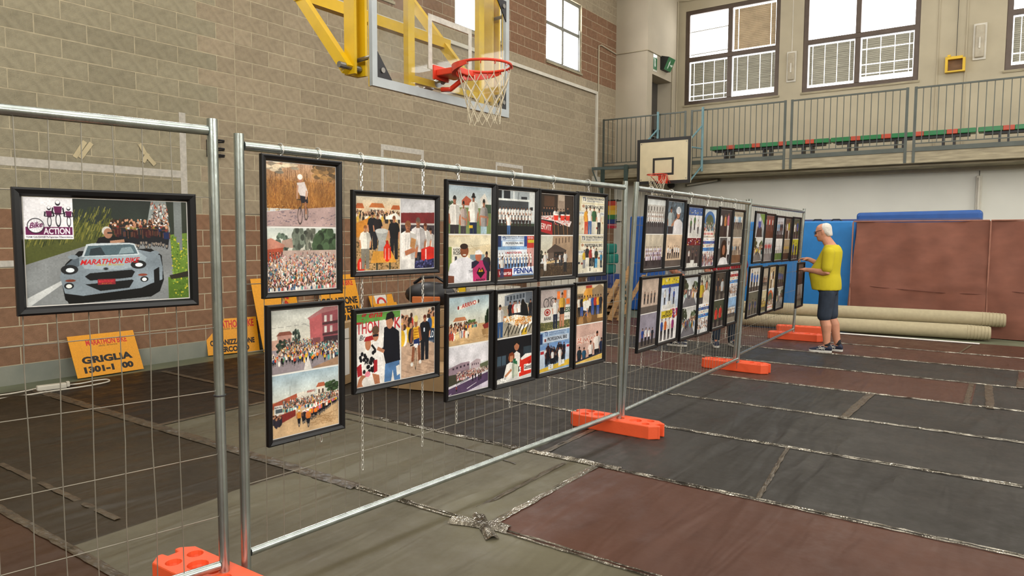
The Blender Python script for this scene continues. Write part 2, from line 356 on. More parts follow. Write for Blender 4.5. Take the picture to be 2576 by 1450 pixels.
def tape(p0, p1, w, m='tape', seed=1, rough=.004):
    r = random.Random(seed); p0 = np.array([*p0, 0.]); p1 = np.array([*p1, 0.]); d = p1-p0; L_ = np.linalg.norm(d); d /= L_; nrm = np.array([-d[1], d[0], 0]); n = max(4, int(L_/.05)); v = []; f = []
    for i in range(n+1):
        for k, s in enumerate((-.5, -.3, -.1, .12, .32, .5)):
            q = p0+d*L_*i/n+nrm*(s*w+r.uniform(-.004, .004)); v.append((q[0], q[1], .0115+(r.uniform(0, rough) if 0 < k < 5 else 0)))
    for i in range(n):
        for k in range(5): f.append((i*6+k, i*6+k+1, i*6+k+7, i*6+k+6))
    me = bpy.data.meshes.new('adhesive_tape'); me.from_pydata(v, [], f); return mobj('adhesive_tape', me, M[m], floor)
SY = [-6.2, -3.3, -1.0, 1.53, 2.98, 4.24, 5.46, 6.65, 7.86, 9.08, 10.25, 11.35, 12.45]
XE = 14.0
for i, a in enumerate([(XS-.2, XE, -6.2, -3.3, 'sh_black'), (.4, XE, -3.3, -1.0, 'sh_olive'), (.4, XE, -1.0, 1.53, 'sh_red2'), (.4, 4.75, 1.53, 2.98, 'sh_dirty'), (4.75, XE, 1.53, 2.98, 'sh_olive'),
        (.40, 2.85, 2.98, 4.24, 'sh_brown'), (2.85, 6.33, 2.98, 4.24, 'sh_olive'), (6.33, XE, 2.98, 4.24, 'sh_red'),
        (.42, 5.87, 4.24, 5.46, 'sh_brown'), (5.87, XE, 4.24, 5.46, 'sh_black'), (.4, XE, 5.46, 6.65, 'sh_black'), (.4, 7.47, 6.65, 7.86, 'sh_black'), (7.47, XE, 6.65, 7.86, 'sh_black'),
        (.4, 2.6, 7.86, 9.08, 'sh_black'), (2.6, 8.37, 7.86, 9.08, 'sh_red'), (8.37, XE, 7.86, 9.08, 'sh_black'), (.4, 8.75, 9.08, 10.25, 'sh_black'), (8.75, XE, 9.08, 10.25, 'sh_red'),
        (.4, XE, 10.25, 11.35, 'sh_red'), (.4, XE, 11.35, 12.60, 'sh_red')]):
    sheet(*a[:4], M[a[4]], 40+i)
for i, y in enumerate((2.98, 4.24, 5.46, 6.65, 7.86, 9.08, 10.25, 11.35)):
    x0 = 5.3 if y < 3 else (4.2 if y < 5 else 1.5)
    tape((x0, y-.014), (XE, y-.014), .014, 'tape', 60+i, .006); tape((x0, y+.016), (XE, y+.016), .012, 'tape', 160+i, .006)
tape((.5, 2.98), (5.3, 2.98), .10, 'tapeb', 80, .012); tape((.6, 4.27), (4.2, 4.24), .06, 'tapeb', 81); tape((2.85, 3.0), (2.85, 4.24), .06, 'tapeb', 82)
tape((6.33, 2.98), (6.33, 4.24), .05, 'tape', 83); tape((5.87, 4.24), (5.87, 5.46), .05, 'tapeb', 84); tape((7.47, 6.60), (7.52, 7.92), .075, 'tapeb', 85)
tape((8.33, 7.9), (8.33, 9.08), .05, 'tapeb', 86); tape((8.52, 7.8), (8.48, 9.12), .07, 'tapeb', 87); tape((8.75, 9.05), (8.80, 10.3), .07, 'tapeb', 88)
tape((6.20, 3.07), (6.46, 2.86), .07, 'tape', 89, .02); tape((6.12, 2.92), (6.45, 3.02), .08, 'tape', 90, .02)
tape((1.5, 1.53), (5.6, 1.53), .05, 'tapeb', 91, .008); tape((.5, 1.85), (4.6, 1.85), .04, 'tapeb', 92); tape((7.42, 4.27), (7.30, 5.45), .03, 'tapeb', 93)
tape((5.6, 4.24), (6.5, 4.26), .07, 'tape', 94, .015); tape((6.13, 3.15), (6.12, 4.15), .03, 'tapeb', 97, .01)
for _i, (_a, _b) in enumerate((((870, 1056), (1025, 1093)), ((1025, 1093), (1239, 1152)), ((1239, 1152), (1298, 1171)))): tape(atZ(*_a, 0)[:2], atZ(*_b, 0)[:2], .014, 'tapeb', 190+_i, .004)  # crack line in the olive sheet, drawn as thin dark strips, no tape there
tape((8.1, 11.4), (8.2, 12.3), .03, 'tapeb', 95)
# ------------------------------------------------------------------ balcony railing (one thing per panel)
RY = 16.0
RAILX = [(.12, 2.30), (2.42, 4.545), (4.645, 6.85), (6.955, 9.16), (9.26, 11.47)]
RL = ['at the left wall beside the stair shaft', 'behind the white backboard at its left end', 'below the first and second balcony windows', 'below the yellow box on the balcony wall', 'beyond the right picture edge']
for i, (a, b) in enumerate(RAILX):
    t = thing('balcony_railing', 'grey steel railing section with thin balusters '+RL[i], 'railing', (0, 0, 3.3), group='balcony railing sections')
    def P(mb, n): o = mb.build(n, M['rail'], t); o.location = (0, 0, -3.3); return o
    for x in (a+.02, b-.02): P(MB().box(x-.025, x+.025, RY-.07, RY-.05, 3.06, 4.53), 'post')
    P(MB().box(a+.045, b-.045, RY-.075, RY-.045, 4.49, 4.52), 'top_rail'); P(MB().box(a+.045, b-.045, RY-.07, RY-.05, 3.42, 3.44), 'bottom_rail')
    P(MB().box(a+.045, b-.045, RY-.075, RY-.06, 3.275, 3.36), 'kick_plate')
    n = 17
    for k in range(1, n): x = a+.02+(b-a-.04)*k/n; P(MB().box(x-.007, x+.007, RY-.066, RY-.054, 3.44, 4.49), 'baluster')
# ------------------------------------------------------------------ glass basketball hoop by the left wall
M['yellow'] = mat('yellow_enamel', '#d9b016', .4, var=.08, scale=5)
M['orange_rim'] = mat('orange_red_enamel', '#d23a22', .35, var=.06)
M['boardal'] = mat('backboard_aluminium', '#a9aeb0', .4, metal=.3, var=.06)
M['net'] = mat('net_cord', '#c9bda4', .9, var=.1)
M['steel'] = mat('zinc_bolt', '#8d8a84', .35, metal=.8)
def glass(n, tint, al, rough=.03):
    m = bpy.data.materials.new(n); m.use_nodes = True; nt = m.node_tree; N = nt.nodes; L = nt.links; N.remove(N['Principled BSDF'])
    o = N['Material Output']; tr = N.new('ShaderNodeBsdfTransparent'); tr.inputs[0].default_value = (*tint, 1); gl = N.new('ShaderNodeBsdfGlossy'); gl.inputs['Roughness'].default_value = rough
    mx = N.new('ShaderNodeMixShader'); mx.inputs[0].default_value = .07; L.new(tr.outputs[0], mx.inputs[1]); L.new(gl.outputs[0], mx.inputs[2])
    df = N.new('ShaderNodeBsdfDiffuse'); df.inputs[0].default_value = (.55, .54, .5, 1); nz = N.new('ShaderNodeTexNoise'); nz.inputs['Scale'].default_value = 3.5; nz.inputs['Detail'].default_value = 5; nz.inputs['Roughness'].default_value = .7
    rp = N.new('ShaderNodeMapRange'); rp.inputs[1].default_value = .45; rp.inputs[2].default_value = .8; rp.inputs[3].default_value = al*.3; rp.inputs[4].default_value = al*2.2; L.new(nz.outputs[0], rp.inputs[0])
    m2 = N.new('ShaderNodeMixShader'); L.new(rp.outputs[0], m2.inputs[0]); L.new(mx.outputs[0], m2.inputs[1]); L.new(df.outputs[0], m2.inputs[2]); L.new(m2.outputs[0], o.inputs[0])
    return m
M['glass'] = glass('scratched_board_glass', (.90, .92, .90), .10)
def net(t, c, R, H, n=12, rows=6, r=.004, taper=.62, sag=0.0):
    mb = MB()
    def pt(a, k):
        u = k/rows; rr = R*(1-(1-taper)*min(1, u*1.35)); th = 2*math.pi*a/n
        return np.array([c[0]+rr*math.cos(th), c[1]+rr*math.sin(th), c[2]-H*u-(.012*math.sin(a*2.3) if k == rows else 0)])
    for s in (1, -1):
        for a in range(n):
            pts = [pt(a, 0)]+[pt(a+s*.5*k, k+1) for k in range(0, rows)]
            mb.tube(pts, r, 5, False)
    return mb
BX, BY0, BY1, BZ, BT = 4.40, 4.00, 5.865, 2.79, 3.98
t = thing('basketball_hoop', 'glass backboard hoop with orange rim on yellow steel frame before the block wall', 'basketball hoop', (4.0, 4.95, 2.8))
def H(mb, n, m, par=None, **k):
    o = mb.build(n, M[m], par or t, **k)
    if par is None: o.location = (-4.0, -4.95, -2.8)
    return o
bd = H(MB().add([(BX, BY0+.03, BZ+.03), (BX, BY1-.03, BZ+.03), (BX, BY1-.03, BT-.03), (BX, BY0+.03, BT-.03)], [(0, 1, 2, 3)]), 'backboard_glass', 'glass')
w = .055
H(MB().box(BX-.025, BX+.012, BY0, BY0+w, BZ, BT), 'board_frame', 'boardal'); H(MB().box(BX-.025, BX+.012, BY1-w, BY1, BZ, BT), 'board_frame', 'boardal')
H(MB().box(BX-.025, BX+.012, BY0+w, BY1-w, BZ, BZ+.075), 'board_frame', 'boardal'); H(MB().box(BX-.025, BX+.012, BY0+w, BY1-w, BT-.06, BT), 'board_frame', 'boardal')
ty0, ty1, tz0, tz1, lw = 4.665, 5.27, 3.05, 3.52, .05
for a in ((ty0, ty0+lw, tz0, tz1), (ty1-lw, ty1, tz0, tz1), (ty0+lw, ty1-lw, tz1-lw, tz1), (ty0+lw, ty1-lw, tz0, tz0+lw)): H(MB().box(BX+.0045, BX+.006, *a), 'target_line', 'line')
for ya, s in ((BY0+w, 1), (BY1-w, -1)):
    for zb, sz in ((BZ+.075, 1), (BT-.06, -1)):
        mb = MB().prism([(ya, zb), (ya+s*.16, zb), (ya, zb+sz*.2)], lambda a, b, c_: (c_, a, b), BX+.005, BX+.015); cp = H(mb, 'corner_plate', 'black')
        H(MB().lathe([(.022, 0), (.022, .012)], (BX+.015, ya+s*.05, zb+sz*.06), 10, 'x'), 'bolt', 'steel')
for y in (4.04, 5.88):
    H(MB().box(4.12, 4.16, y-.07, y+.07, 2.90, 9.3).box(4.16, 4.24, y-.07, y-.045, 2.90, 9.3).box(4.16, 4.24, y+.045, y+.07, 2.90, 9.3), 'frame_upright', 'yellow')
    H(MB().beam((4.19, y-.1 if y < 5 else y-.1, 2.93), (3.0, y-.1, 4.33), .06, .09).beam((3.0, y-.1, 4.33), (1.2, y-.1, 6.4), .06, .09), 'diagonal_brace', 'yellow')
    H(MB().lathe([(.025, -.19), (.025, .03)], (4.19, y, 2.955), 10, 'y'), 'pivot_bolt', 'steel')
    H(MB().box(BX-.045, BX-.025, y-.03 if y < 5 else y-.06, y-.012 if y < 5 else y-.045, BZ, BT+.2), 'edge_plate', 'yellow')
    for z in (3.02, 3.8):
        H(MB().tube([(4.18, y, z), (BX-.03, y-.02, z)], .018, 8), 'spacer_bolt', 'steel')
H(MB().beam((3.62, 3.9, 3.62), (3.62, 5.85, 3.62), .08, .10), 'cross_beam', 'yellow')
H(MB().beam((3.05, 3.9, 4.26), (3.05, 5.85, 4.26), .08, .08), 'cross_beam', 'yellow')
for y in (4.52, 5.50): H(MB().box(4.29, 4.345, y-.04, y+.04, BZ+.02, BT+.3), 'backing_bar', 'yellow')
H(MB().beam((4.31, 4.52, 2.95), (4.31, 5.5, 2.95), .05, .06), 'backing_bar', 'yellow')
H(MB().tube([(4.2, 4.86, 2.93), (4.40, 4.86, 2.98)], .035, 10), 'hydraulic_damper', 'steel')
RC = np.array([4.86, 4.87, 3.05])
rim = H(MB().ring(RC, .232, .012, 40, 8), 'rim', 'orange_rim', smooth=True)
H(MB().box(BX+.006, BX+.02, RC[1]-.15, RC[1]+.05, 2.97, 3.09), 'mount_plate', 'orange_rim')
mb = MB(); v = []; f = []
for i in range(17):
    th = math.pi*(.5+1.0*i/16); e = np.array([math.cos(th), math.sin(th), 0])
    s_ = math.sin(math.pi*i/16)
    for p in (RC+e*.235+np.array([0, 0, .012]), RC+e*.24+np.array([0, 0, -.03-.05*s_]), RC+e*(.24+.05*s_)+np.array([0, 0, -.03-.045*s_]), RC+e*(.24+.05*s_)+np.array([0, 0, .005])): v.append(p)
for i in range(16):
    for k in range(4): f.append((i*4+k, i*4+(k+1) % 4, (i+1)*4+(k+1) % 4, (i+1)*4+k))
H(MB().add(v, f), 'rim_bracket', 'orange_rim', smooth=True)
H(MB().box(BX+.02, RC[0]-.2, RC[1]-.12, RC[1]+.12, 3.00, 3.055), 'rim_bracket', 'orange_rim', bevel=.008)
H(MB().tube([(BX, RC[1]-.02, 2.90), (BX+.10, RC[1]-.02, 2.89), (RC[0]-.2, RC[1]-.02, 2.97)], .022, 8), 'spring_housing', 'orange_rim')
H(net(t, RC+np.array([0, 0, -.03]), .228, .46, 12, 6, .0042), 'net', 'net')
H(MB().add([], []) if False else (lambda q: ([q.ring(RC+np.array([.232*math.cos(2*math.pi*i/12), .232*math.sin(2*math.pi*i/12), -.02]), .012, .003, 8, 4, (math.sin(2*math.pi*i/12), -math.cos(2*math.pi*i/12), 0)) for i in range(12)], q)[1])(MB()), 'net_hook', 'orange_rim')
# ------------------------------------------------------------------ small backboard on the balcony front
M['teal'] = mat('teal_tube_paint', '#5f8288', .45, var=.1); M['teal_d'] = mat('dark_green_tube_paint', '#31413d', .5, var=.1)
M['board_w'] = mat('cream_board_face', '#cdbf9c', .5, var=.04)
M['board_b'] = mat('black_board_border', '#1f1d1c', .5)
t = thing('basketball_hoop', 'cream backboard with black border on teal tubes before the balcony', 'basketball hoop', (1.96, 15.45, 2.85))
def H2(mb, n, m, **k): o = mb.build(n, M[m], t, **k); o.location = (-1.96, -15.45, -2.85); return o
x0, x1, z0, z1, yb = 1.30, 2.625, 2.82, 3.87, 15.45
H2(MB().box(x0, x1, yb, yb+.03, z0, z1), 'backboard', 'board_w')
def frame2(a0, a1, b0, b1, w_, n):
    for q in ((a0, a0+w_, b0, b1), (a1-w_, a1, b0, b1), (a0+w_, a1-w_, b0, b0+w_), (a0+w_, a1-w_, b1-w_, b1)): H2(MB().box(q[0], q[1], yb-.003, yb-.0005, q[2], q[3]), n, 'board_b')
frame2(x0, x1, z0, z1, .075, 'border_line'); frame2(1.70, 2.22, 3.02, 3.42, .05, 'target_line')
for x in (x0+.11, x1-.11):
    for z in (z0+.11, z1-.11): H2(MB().lathe([(.012, 0), (.012, .006)], (x, yb-.009, z), 8, 'y'), 'bolt', 'steel')
rc = np.array([1.985, 15.06, 3.00])
H2(MB().ring(rc, .225, .011, 28, 6), 'rim', 'orange_rim', smooth=True)
H2(MB().box(1.90, 2.08, yb-.16, yb-.004, 2.82, 3.0).beam((1.83, yb-.02, 2.84), (1.80, 15.1, 2.99), .012, .012).beam((2.14, yb-.02, 2.84), (2.17, 15.1, 2.99), .012, .012), 'rim_bracket', 'orange_rim')
H2(net(t, rc+np.array([0, 0, -.01]), .22, .45, 10, 5, .0045), 'net', 'net')
for x in (1.62, 2.72):
    H2(MB().tube([(x, 15.88, 3.1), (x, 15.88, 4.56)], .03, 8), 'upright', 'teal'); H2(MB().tube([(x, 15.88, 4.15), (x-.12 if x < 2 else x-.12, 15.47, 3.80)], .02, 6), 'brace', 'teal'); H2(MB().tube([(x, 15.88, 3.22), (x-.12, 15.47, 2.86)], .02, 6), 'brace', 'teal')
    H2(MB().tube([(x, 15.88, 3.62), (x-.1, 15.47, 3.62)], .018, 6), 'brace', 'teal')
# dark green steel frame in the corner
t = thing('steel_frame', 'dark green tubular steel frame standing in the corner by the block wall', 'steel frame', (.6, 15.2, 0))
def H3(a, b, w_, n, m='teal_d'): o = MB().beam(a, b, w_, w_).build(n, M[m], t); o.location = (-.6, -15.2, 0)
H3((.10, 15.42, 3.26), (.92, 15.75, 3.27), .07, 'top_bar'); H3((.92, 15.75, 3.27), (1.13, 15.2, 3.26), .06, 'top_bar')
H3((.36, 15.5, 0), (.36, 15.5, 3.24), .075, 'upright'); H3((1.13, 15.2, 0), (1.13, 15.2, 3.28), .07, 'upright')
H3((.12, 15.42, 3.22), (.35, 15.5, 2.6), .03, 'brace'); H3((.93, 15.72, 3.22), (1.12, 15.25, 2.6), .03, 'brace'); H3((.36, 15.5, 1.95), (1.13, 15.2, 1.95), .03, 'brace'); H3((.36, 15.5, 2.45), (1.13, 15.2, 2.45), .03, 'brace')
# ------------------------------------------------------------------ fence panels, feet, chains
M['galv'] = mat('galvanised_tube', '#b6bebb', .26, metal=.92, var=.16, scale=12, bump=.08, bscale=60, stretch=(1, 1, .4))
M['wire'] = mat('galvanised_wire', '#8d877a', .45, metal=.5, var=.1)
M['chain'] = mat('bright_zinc_chain', '#c9c6be', .3, metal=.7, var=.05)
M['orange'] = mat('orange_plastic_foot', '#ea5a30', .5, var=.08, scale=4, bump=.1, bscale=80)
M['hole'] = mat('orange_plastic_inside', '#a5331a', .7)
class Panel:
    def __init__(s, A, B, lean):
        s.A = np.array([*A, 0.]); B = np.array([*B, 0.]); s.L = np.linalg.norm(B-s.A); s.u = (B-s.A)/s.L
        s.n = np.array([s.u[1], -s.u[0], 0]); s.rot = (math.atan(lean), 0, math.atan2(s.u[1], s.u[0]))
        z = np.array([0, 0, 1.])+s.n*lean; s.z = z/np.linalg.norm(z); s.nn = np.cross(s.u, s.z)
    def w(s, a, off, h): return s.A+s.u*a+s.nn*off+s.z*h
PN = {1: Panel((5.165, -1.612), (5.835, 1.72), 0.0), 2: Panel((5.83, 1.83), (6.058, 5.11), .015), 3: Panel((6.04, 5.20), (6.03, 8.25), .05), 4: Panel((5.945, 8.40), (5.885, 11.46), .055)}
FL = {1: 'steel mesh fence panel at the left picture edge carrying one large photo', 2: 'steel mesh fence panel in front carrying twelve framed photos', 3: 'middle steel mesh fence panel carrying twelve overlapping frames', 4: 'farthest steel mesh fence panel beside the man in yellow'}
for k, p in PN.items():
    t = thing('mesh_fence', FL[k], 'fence', tuple(p.A), p.rot, 'mobile fence panels in a row')
    L = p.L; zb, zt = (.155, 1.985) if k > 1 else (.15, 2.035)
    for x in (0, L): 
        top = 2.035 if k > 1 else 2.085
        MB().tube([(x, 0, .045), (x, 0, top)], .0215, 14, False).tube([(x, 0, .046), (x, 0, top-.001)], .019, 14, False).build('post', M['galv'], t, smooth=True)
    for z in (zb, zt): MB().tube([(.021, 0, z), (L-.021, 0, z)], .019 if z < 1 else .0205, 12).build('rail', M['galv'], t, smooth=True)
    sp = .0895 if k > 1 else .105
    n = int((L-.1)/sp); s0 = (.107 if k > 1 else 3.23-.105*n)
    r = random.Random(k); wm = None
    for i in range(n+1):
        x = s0+i*sp
        if x > L-.03 or x < .03: continue
        pts = [(x, 0, zb+.015)]; a = .0
        for z in np.linspace(zb+.3, zt-.3, 5): pts.append((x+r.uniform(-.004, .004), r.uniform(-.004, .004), z))
        pts.append((x, 0, zt-.015))
        MB().tube(pts, .0019 if k > 1 else .0021, 5, False).build('vertical_wire', M['wire'], t)
    for z in ((.47, .78, 1.08, 1.383, 1.685) if k > 1 else (.369, .646, .925, 1.2, 1.48, 1.755)):
        MB().tube([(.018, .003, z+r.uniform(-.006, .006)), (L*.35, .003, z+r.uniform(-.01, .01)), (L*.7, .003, z+r.uniform(-.01, .01)), (L-.018, .003, z)], .0021, 5, False).build('horizontal_wire', M['wire'], t)
def footmesh():
    Lh, Wh, H_ = .40, .105, .108
    out = [(-Lh+.05, -Wh), (Lh-.07, -Wh), (Lh-.015, -Wh+.05), (Lh, -Wh+.055), (Lh, -.035), (Lh-.05, -.03), (Lh-.05, .03), (Lh, .035), (Lh, Wh-.055), (Lh-.015, Wh-.05), (Lh-.07, Wh), (-Lh+.05, Wh), (-Lh, Wh-.05), (-Lh, .03), (-Lh+.04, .025), (-Lh+.04, -.025), (-Lh, -.03), (-Lh, -Wh+.05)]
    me = MB().prism(out, lambda a, b, c: (a, b, c), 0, H_).mesh('foot'); base = bpy.data.objects.new('foot_tmp', me); COL.objects.link(base)
    cut = MB()
    for x, y, rr in ((-.27, -.05, .035), (-.27, .055, .035), (-.16, 0, .045), (.17, 0, .05), (.28, -.05, .03), (.28, .05, .03), (-.045, 0, .026), (.045, 0, .026)):
        cut.lathe([(rr*.8, H_-.045), (rr, H_-.02), (rr*1.08, H_+.02)], (x, y, 0), 14)
    cm = cut.mesh('cut'); co = bpy.data.objects.new('cut_tmp', cm); COL.objects.link(co)
    bv = base.modifiers.new('b', 'BEVEL'); bv.width = .014; bv.segments = 2; bv.limit_method = 'ANGLE'; bv.angle_limit = math.radians(50)
    md = base.modifiers.new('c', 'BOOLEAN'); md.object = co; md.operation = 'DIFFERENCE'; md.solver = 'EXACT'
    dg = bpy.context.evaluated_depsgraph_get(); dg.update(); nm = bpy.data.meshes.new_from_object(base.evaluated_get(dg)); nm.name = 'foot'
    bpy.data.objects.remove(base); bpy.data.objects.remove(co); nm.materials.clear(); nm.materials.append(M['orange'])
    return nm
FM = footmesh()
for (x, y, rz, lb) in ((5.84, 1.69, .02, 'nearest orange plastic fence foot, cut by the lower picture edge'), (6.03, 5.125, .0, 'orange plastic fence foot under the two posts of the front and middle fence panels'),
                       (5.985, 8.335, -.02, 'orange plastic fence foot under the middle and far fence panels'), (5.95, 11.36, .03, 'orange plastic fence foot just behind the man\'s feet'), (5.84, 12.28, .12, 'rearmost orange plastic fence foot lying before the beige rolls')):
    o = mobj('ballast_block', FM, None); o.location = (x, y, .009); o.rotation_euler = (0, 0, rz); tag(o, lb, 'fence foot', 'orange fence feet')
# black cable tie on the front post and the coat-hook rack on the wall behind it
tag(MB().ring(tuple(PN[1].w(PN[1].L, 0, .905)), .0235, .0035, 14, 5).build('cable_tie', M['black']), 'thin black cable tie around the galvanised fence post at left', 'cable tie')
t = thing('wall_hook_rack', 'small black steel bracket with three loops on the block wall', 'bracket', (0, 5.36, 2.72))
MB().box(0, .012, -.10, .02, -.10, .12).build('plate', M['black'], t)
for z in (-.09, -.005, .10): MB().tube([(.01, -.09, z), (.09, -.09, z+.01), (.16, 0, z+.01), (.16, .05, z+.01), (.08, .10, z), (.01, .03, z)], .012, 6).build('loop', M['black'], t)
def chain(p, s, zt, zb, seed, lab):
    mb = MB(); pitch = .026; n = int((zt-zb)/pitch); r = random.Random(seed); sx = s
    for i in range(n):
        c = (sx+r.uniform(-.001, .001), -.0125, zt-i*pitch-.02)
        ax = (1, 0, 0) if i % 2 else (0, 1, 0); pts = []
        for q in range(8):
            th = 2*math.pi*q/8; e = .0065*math.cos(th); h = .0155*math.sin(th)
            pts.append((c[0]+(e if not i % 2 else 0), c[1]+(e if i % 2 else 0), c[2]+h))
        mb.tube(pts+[pts[0]], .0022, 4, False)
    o = mb.build('hanging_chain', M['chain']); o.location = tuple(p.A); o.rotation_euler = p.rot
    MBh = MB().ring((sx, -.002, 1.985), .028, .003, 14, 4, (1, 0, 0)).build('loop', M['chain'], o)
    return tag(o, lab, 'chain', 'thin chains that hang the frames')
# ------------------------------------------------------------------ painter for the flat prints (pictures and sign faces)
_font = {}
def glyphs(s, weight=0.0, shear=0.0):
    key = (s, weight, shear)
    if key in _font: return _font[key]
    cu = bpy.data.curves.new('txt', 'FONT'); cu.body = s; cu.size = 1; cu.offset = weight; cu.shear = shear; cu.resolution_u = 3
    ob = bpy.data.objects.new('txt', cu); COL.objects.link(ob); dg = bpy.context.evaluated_depsgraph_get(); dg.update()
    me = bpy.data.meshes.new_from_object(ob.evaluated_get(dg)); bpy.data.objects.remove(ob)
    me.calc_loop_triangles(); V_ = np.array([v.co[:2] for v in me.vertices]) if len(me.vertices) else np.zeros((0, 2)); T = [tuple(t.vertices) for t in me.loop_triangles]
    bpy.data.meshes.remove(me); _font[key] = (V_, T); return _font[key]
def C3(c): return np.array([int(c[i:i+2], 16)/255 for i in (1, 3, 5)]) if isinstance(c, str) else np.array(c, float)
class Cv:
    def __init__(s, w, h, bg='#ffffff', seed=1):
        s.w, s.h = w, h; s.a = np.empty((h, w, 3)); s.a[:] = C3(bg); s.r = random.Random(seed); s.n = np.random.RandomState(seed)
    def X(s, x): return x*s.w
    def Y(s, y): return y*s.h
    def _mask(s, x0, x1, y0, y1):
        x0 = max(0, int(x0)); x1 = min(s.w, int(x1)+2); y0 = max(0, int(y0)); y1 = min(s.h, int(y1)+2)
        if x1 <= x0 or y1 <= y0: return None
        yy, xx = np.mgrid[y0:y1, x0:x1]; return (slice(y0, y1), slice(x0, x1)), xx+.5, yy+.5
    def rect(s, x0, y0, x1, y1, c): s.a[max(0, round(y0*s.h)):max(0, round(y1*s.h)), max(0, round(x0*s.w)):max(0, round(x1*s.w))] = C3(c); return s
    def grad(s, y0, y1, c0, c1):
        a, b = max(0, round(y0*s.h)), min(s.h, round(y1*s.h))
        t = np.linspace(0, 1, max(1, b-a))[:, None, None]; s.a[a:b] = C3(c0)*(1-t)+C3(c1)*t; return s
    def ell(s, cx, cy, rx, ry, c, al=1.0):
        cx, cy, rx, ry = cx*s.w, cy*s.h, max(.5, rx*s.w), max(.5, ry*s.h); m = s._mask(cx-rx, cx+rx, cy-ry, cy+ry)
        if m is None: return s
        sl, xx, yy = m; k = np.clip((1-np.sqrt(((xx-cx)/rx)**2+((yy-cy)/ry)**2))*min(rx, ry)+.5, 0, 1)[..., None]*al; s.a[sl] = s.a[sl]*(1-k)+C3(c)*k; return s
    def poly(s, pts, c, al=1.0):
        P = [(x*s.w, y*s.h) for x, y in pts]; xs = [p[0] for p in P]; ys = [p[1] for p in P]; m = s._mask(min(xs), max(xs), min(ys), max(ys))
        if m is None: return s
        sl, xx, yy = m; ins = np.zeros(xx.shape, bool)
        for (x1, y1), (x2, y2) in zip(P, P[1:]+P[:1]):
            if y1 == y2: continue
            ins ^= ((y1 > yy) != (y2 > yy)) & (xx < (x2-x1)*(yy-y1)/(y2-y1)+x1)
        k = ins[..., None]*al; s.a[sl] = s.a[sl]*(1-k)+C3(c)*k; return s
    def line(s, x0, y0, x1, y1, w, c):
        dx, dy = (x1-x0)*s.w, (y1-y0)*s.h; L_ = math.hypot(dx, dy)+1e-9; nx, ny = -dy/L_*w*s.h/2/s.w, dx/L_*w/2
        return s.poly([(x0+nx, y0+ny), (x1+nx, y1+ny), (x1-nx, y1-ny), (x0-nx, y0-ny)], c)
    def text(s, t, x, y, h, c, w=None, bold=.0, shear=0.0, rot=0.0):
        V_, T = glyphs(t, bold, shear)
        if not len(V_): return s
        lo, hi = V_.min(0), V_.max(0); sc = h*s.h/.7; sx = sc if w is None else w*s.w/(hi[0]-lo[0])
        px = x*s.w+(V_[:, 0]-lo[0])*sx; py = y*s.h-(V_[:, 1])*sc
        py = py+(px-x*s.w)*math.tan(rot); col = C3(c)
        for a, b, d in T:
            x3 = px[[a, b, d]]; y3 = py[[a, b, d]]; m = s._mask(x3.min(), x3.max(), y3.min(), y3.max())
            if m is None: continue
            sl, xx, yy = m
            e = [(x3[j]-x3[i])*(yy-y3[i])-(y3[j]-y3[i])*(xx-x3[i]) for i, j in ((0, 1), (1, 2), (2, 0))]
            ins = ((e[0] >= 0) & (e[1] >= 0) & (e[2] >= 0)) | ((e[0] <= 0) & (e[1] <= 0) & (e[2] <= 0)); s.a[sl][ins] = col
        return s
    def speck(s, x0, y0, x1, y1, n, cols, r0=.006, r1=.012, asp=1.0):
        for i in range(n):
            rr = s.r.uniform(r0, r1); s.ell(s.r.uniform(x0, x1), s.r.uniform(y0, y1), rr*s.h/s.w, rr*asp, s.r.choice(cols))
        return s
    def tree(s, cx, cy, rx, ry, c='#3f5040', n=40):
        b = C3(c)
        for i in range(n):
            a = s.r.uniform(0, 6.28); q = math.sqrt(s.r.random()); k = s.r.uniform(.65, 1.35); s.ell(cx+math.cos(a)*q*rx, cy+math.sin(a)*q*ry, rx*.24, ry*.24, np.clip(b*k, 0, 1))
        return s
    def man(s, x, y, h, shirt='#e8e4de', pants='#2b2d36', skin='#c08a6c', hair='#2a201b', w=1.0, cut=1.0):
        q = h*s.h/s.w*w; v = lambda a, b: (x+a*q, y-h+b*h)
        if cut > .55: s.poly([v(-.12, .5), v(.12, .5), v(.11, 1), v(.02, 1), v(0, .6), v(-.02, 1), v(-.11, 1)], pants)
        s.poly([v(-.13, .19), v(-.05, .15), v(.05, .15), v(.13, .19), v(.18, .36), v(.13, .38), v(.12, .54), v(-.12, .54), v(-.13, .38), v(-.18, .36)], shirt)
        s.line(x-.16*q, y-h+.34*h, x-.13*q, y-h+.52*h, h*.045, skin); s.line(x+.16*q, y-h+.34*h, x+.13*q, y-h+.52*h, h*.045, skin)
        s.poly([v(.03, .17), v(.13, .19), v(.18, .36), v(.13, .38), v(.12, .54), v(.05, .54)], np.clip(C3(shirt)*.72, 0, 1), .7)
        s.poly([v(-.03, .11), v(.03, .11), v(.04, .17), v(-.04, .17)], np.clip(C3(skin)*.8, 0, 1))
        s.ell(x, y-h+.068*h, .048*q, .062*h, hair); s.ell(x, y-h+.088*h, .040*q, .052*h, skin); s.ell(x+.018*q, y-h+.09*h, .022*q, .05*h, np.clip(C3(skin)*.78, 0, 1), .7); s.ell(x, y-h+.048*h, .042*q, .03*h, hair)
        if h*s.h > 70:
            for k in (-1, 1): s.ell(x+k*.016*q, y-h+.085*h, .006*q, .005*h, '#2a201c')
            s.ell(x, y-h+.115*h, .014*q, .005*h, '#8a4a40'); s.line(x-.03*q, y-h+.2*h, x-.05*q, y-h+.5*h, h*.008, np.clip(C3(shirt)*.82, 0, 1)); s.line(x+.01*q, y-h+.25*h, x-.01*q, y-h+.5*h, h*.008, np.clip(C3(shirt)*.85, 0, 1))
        return s
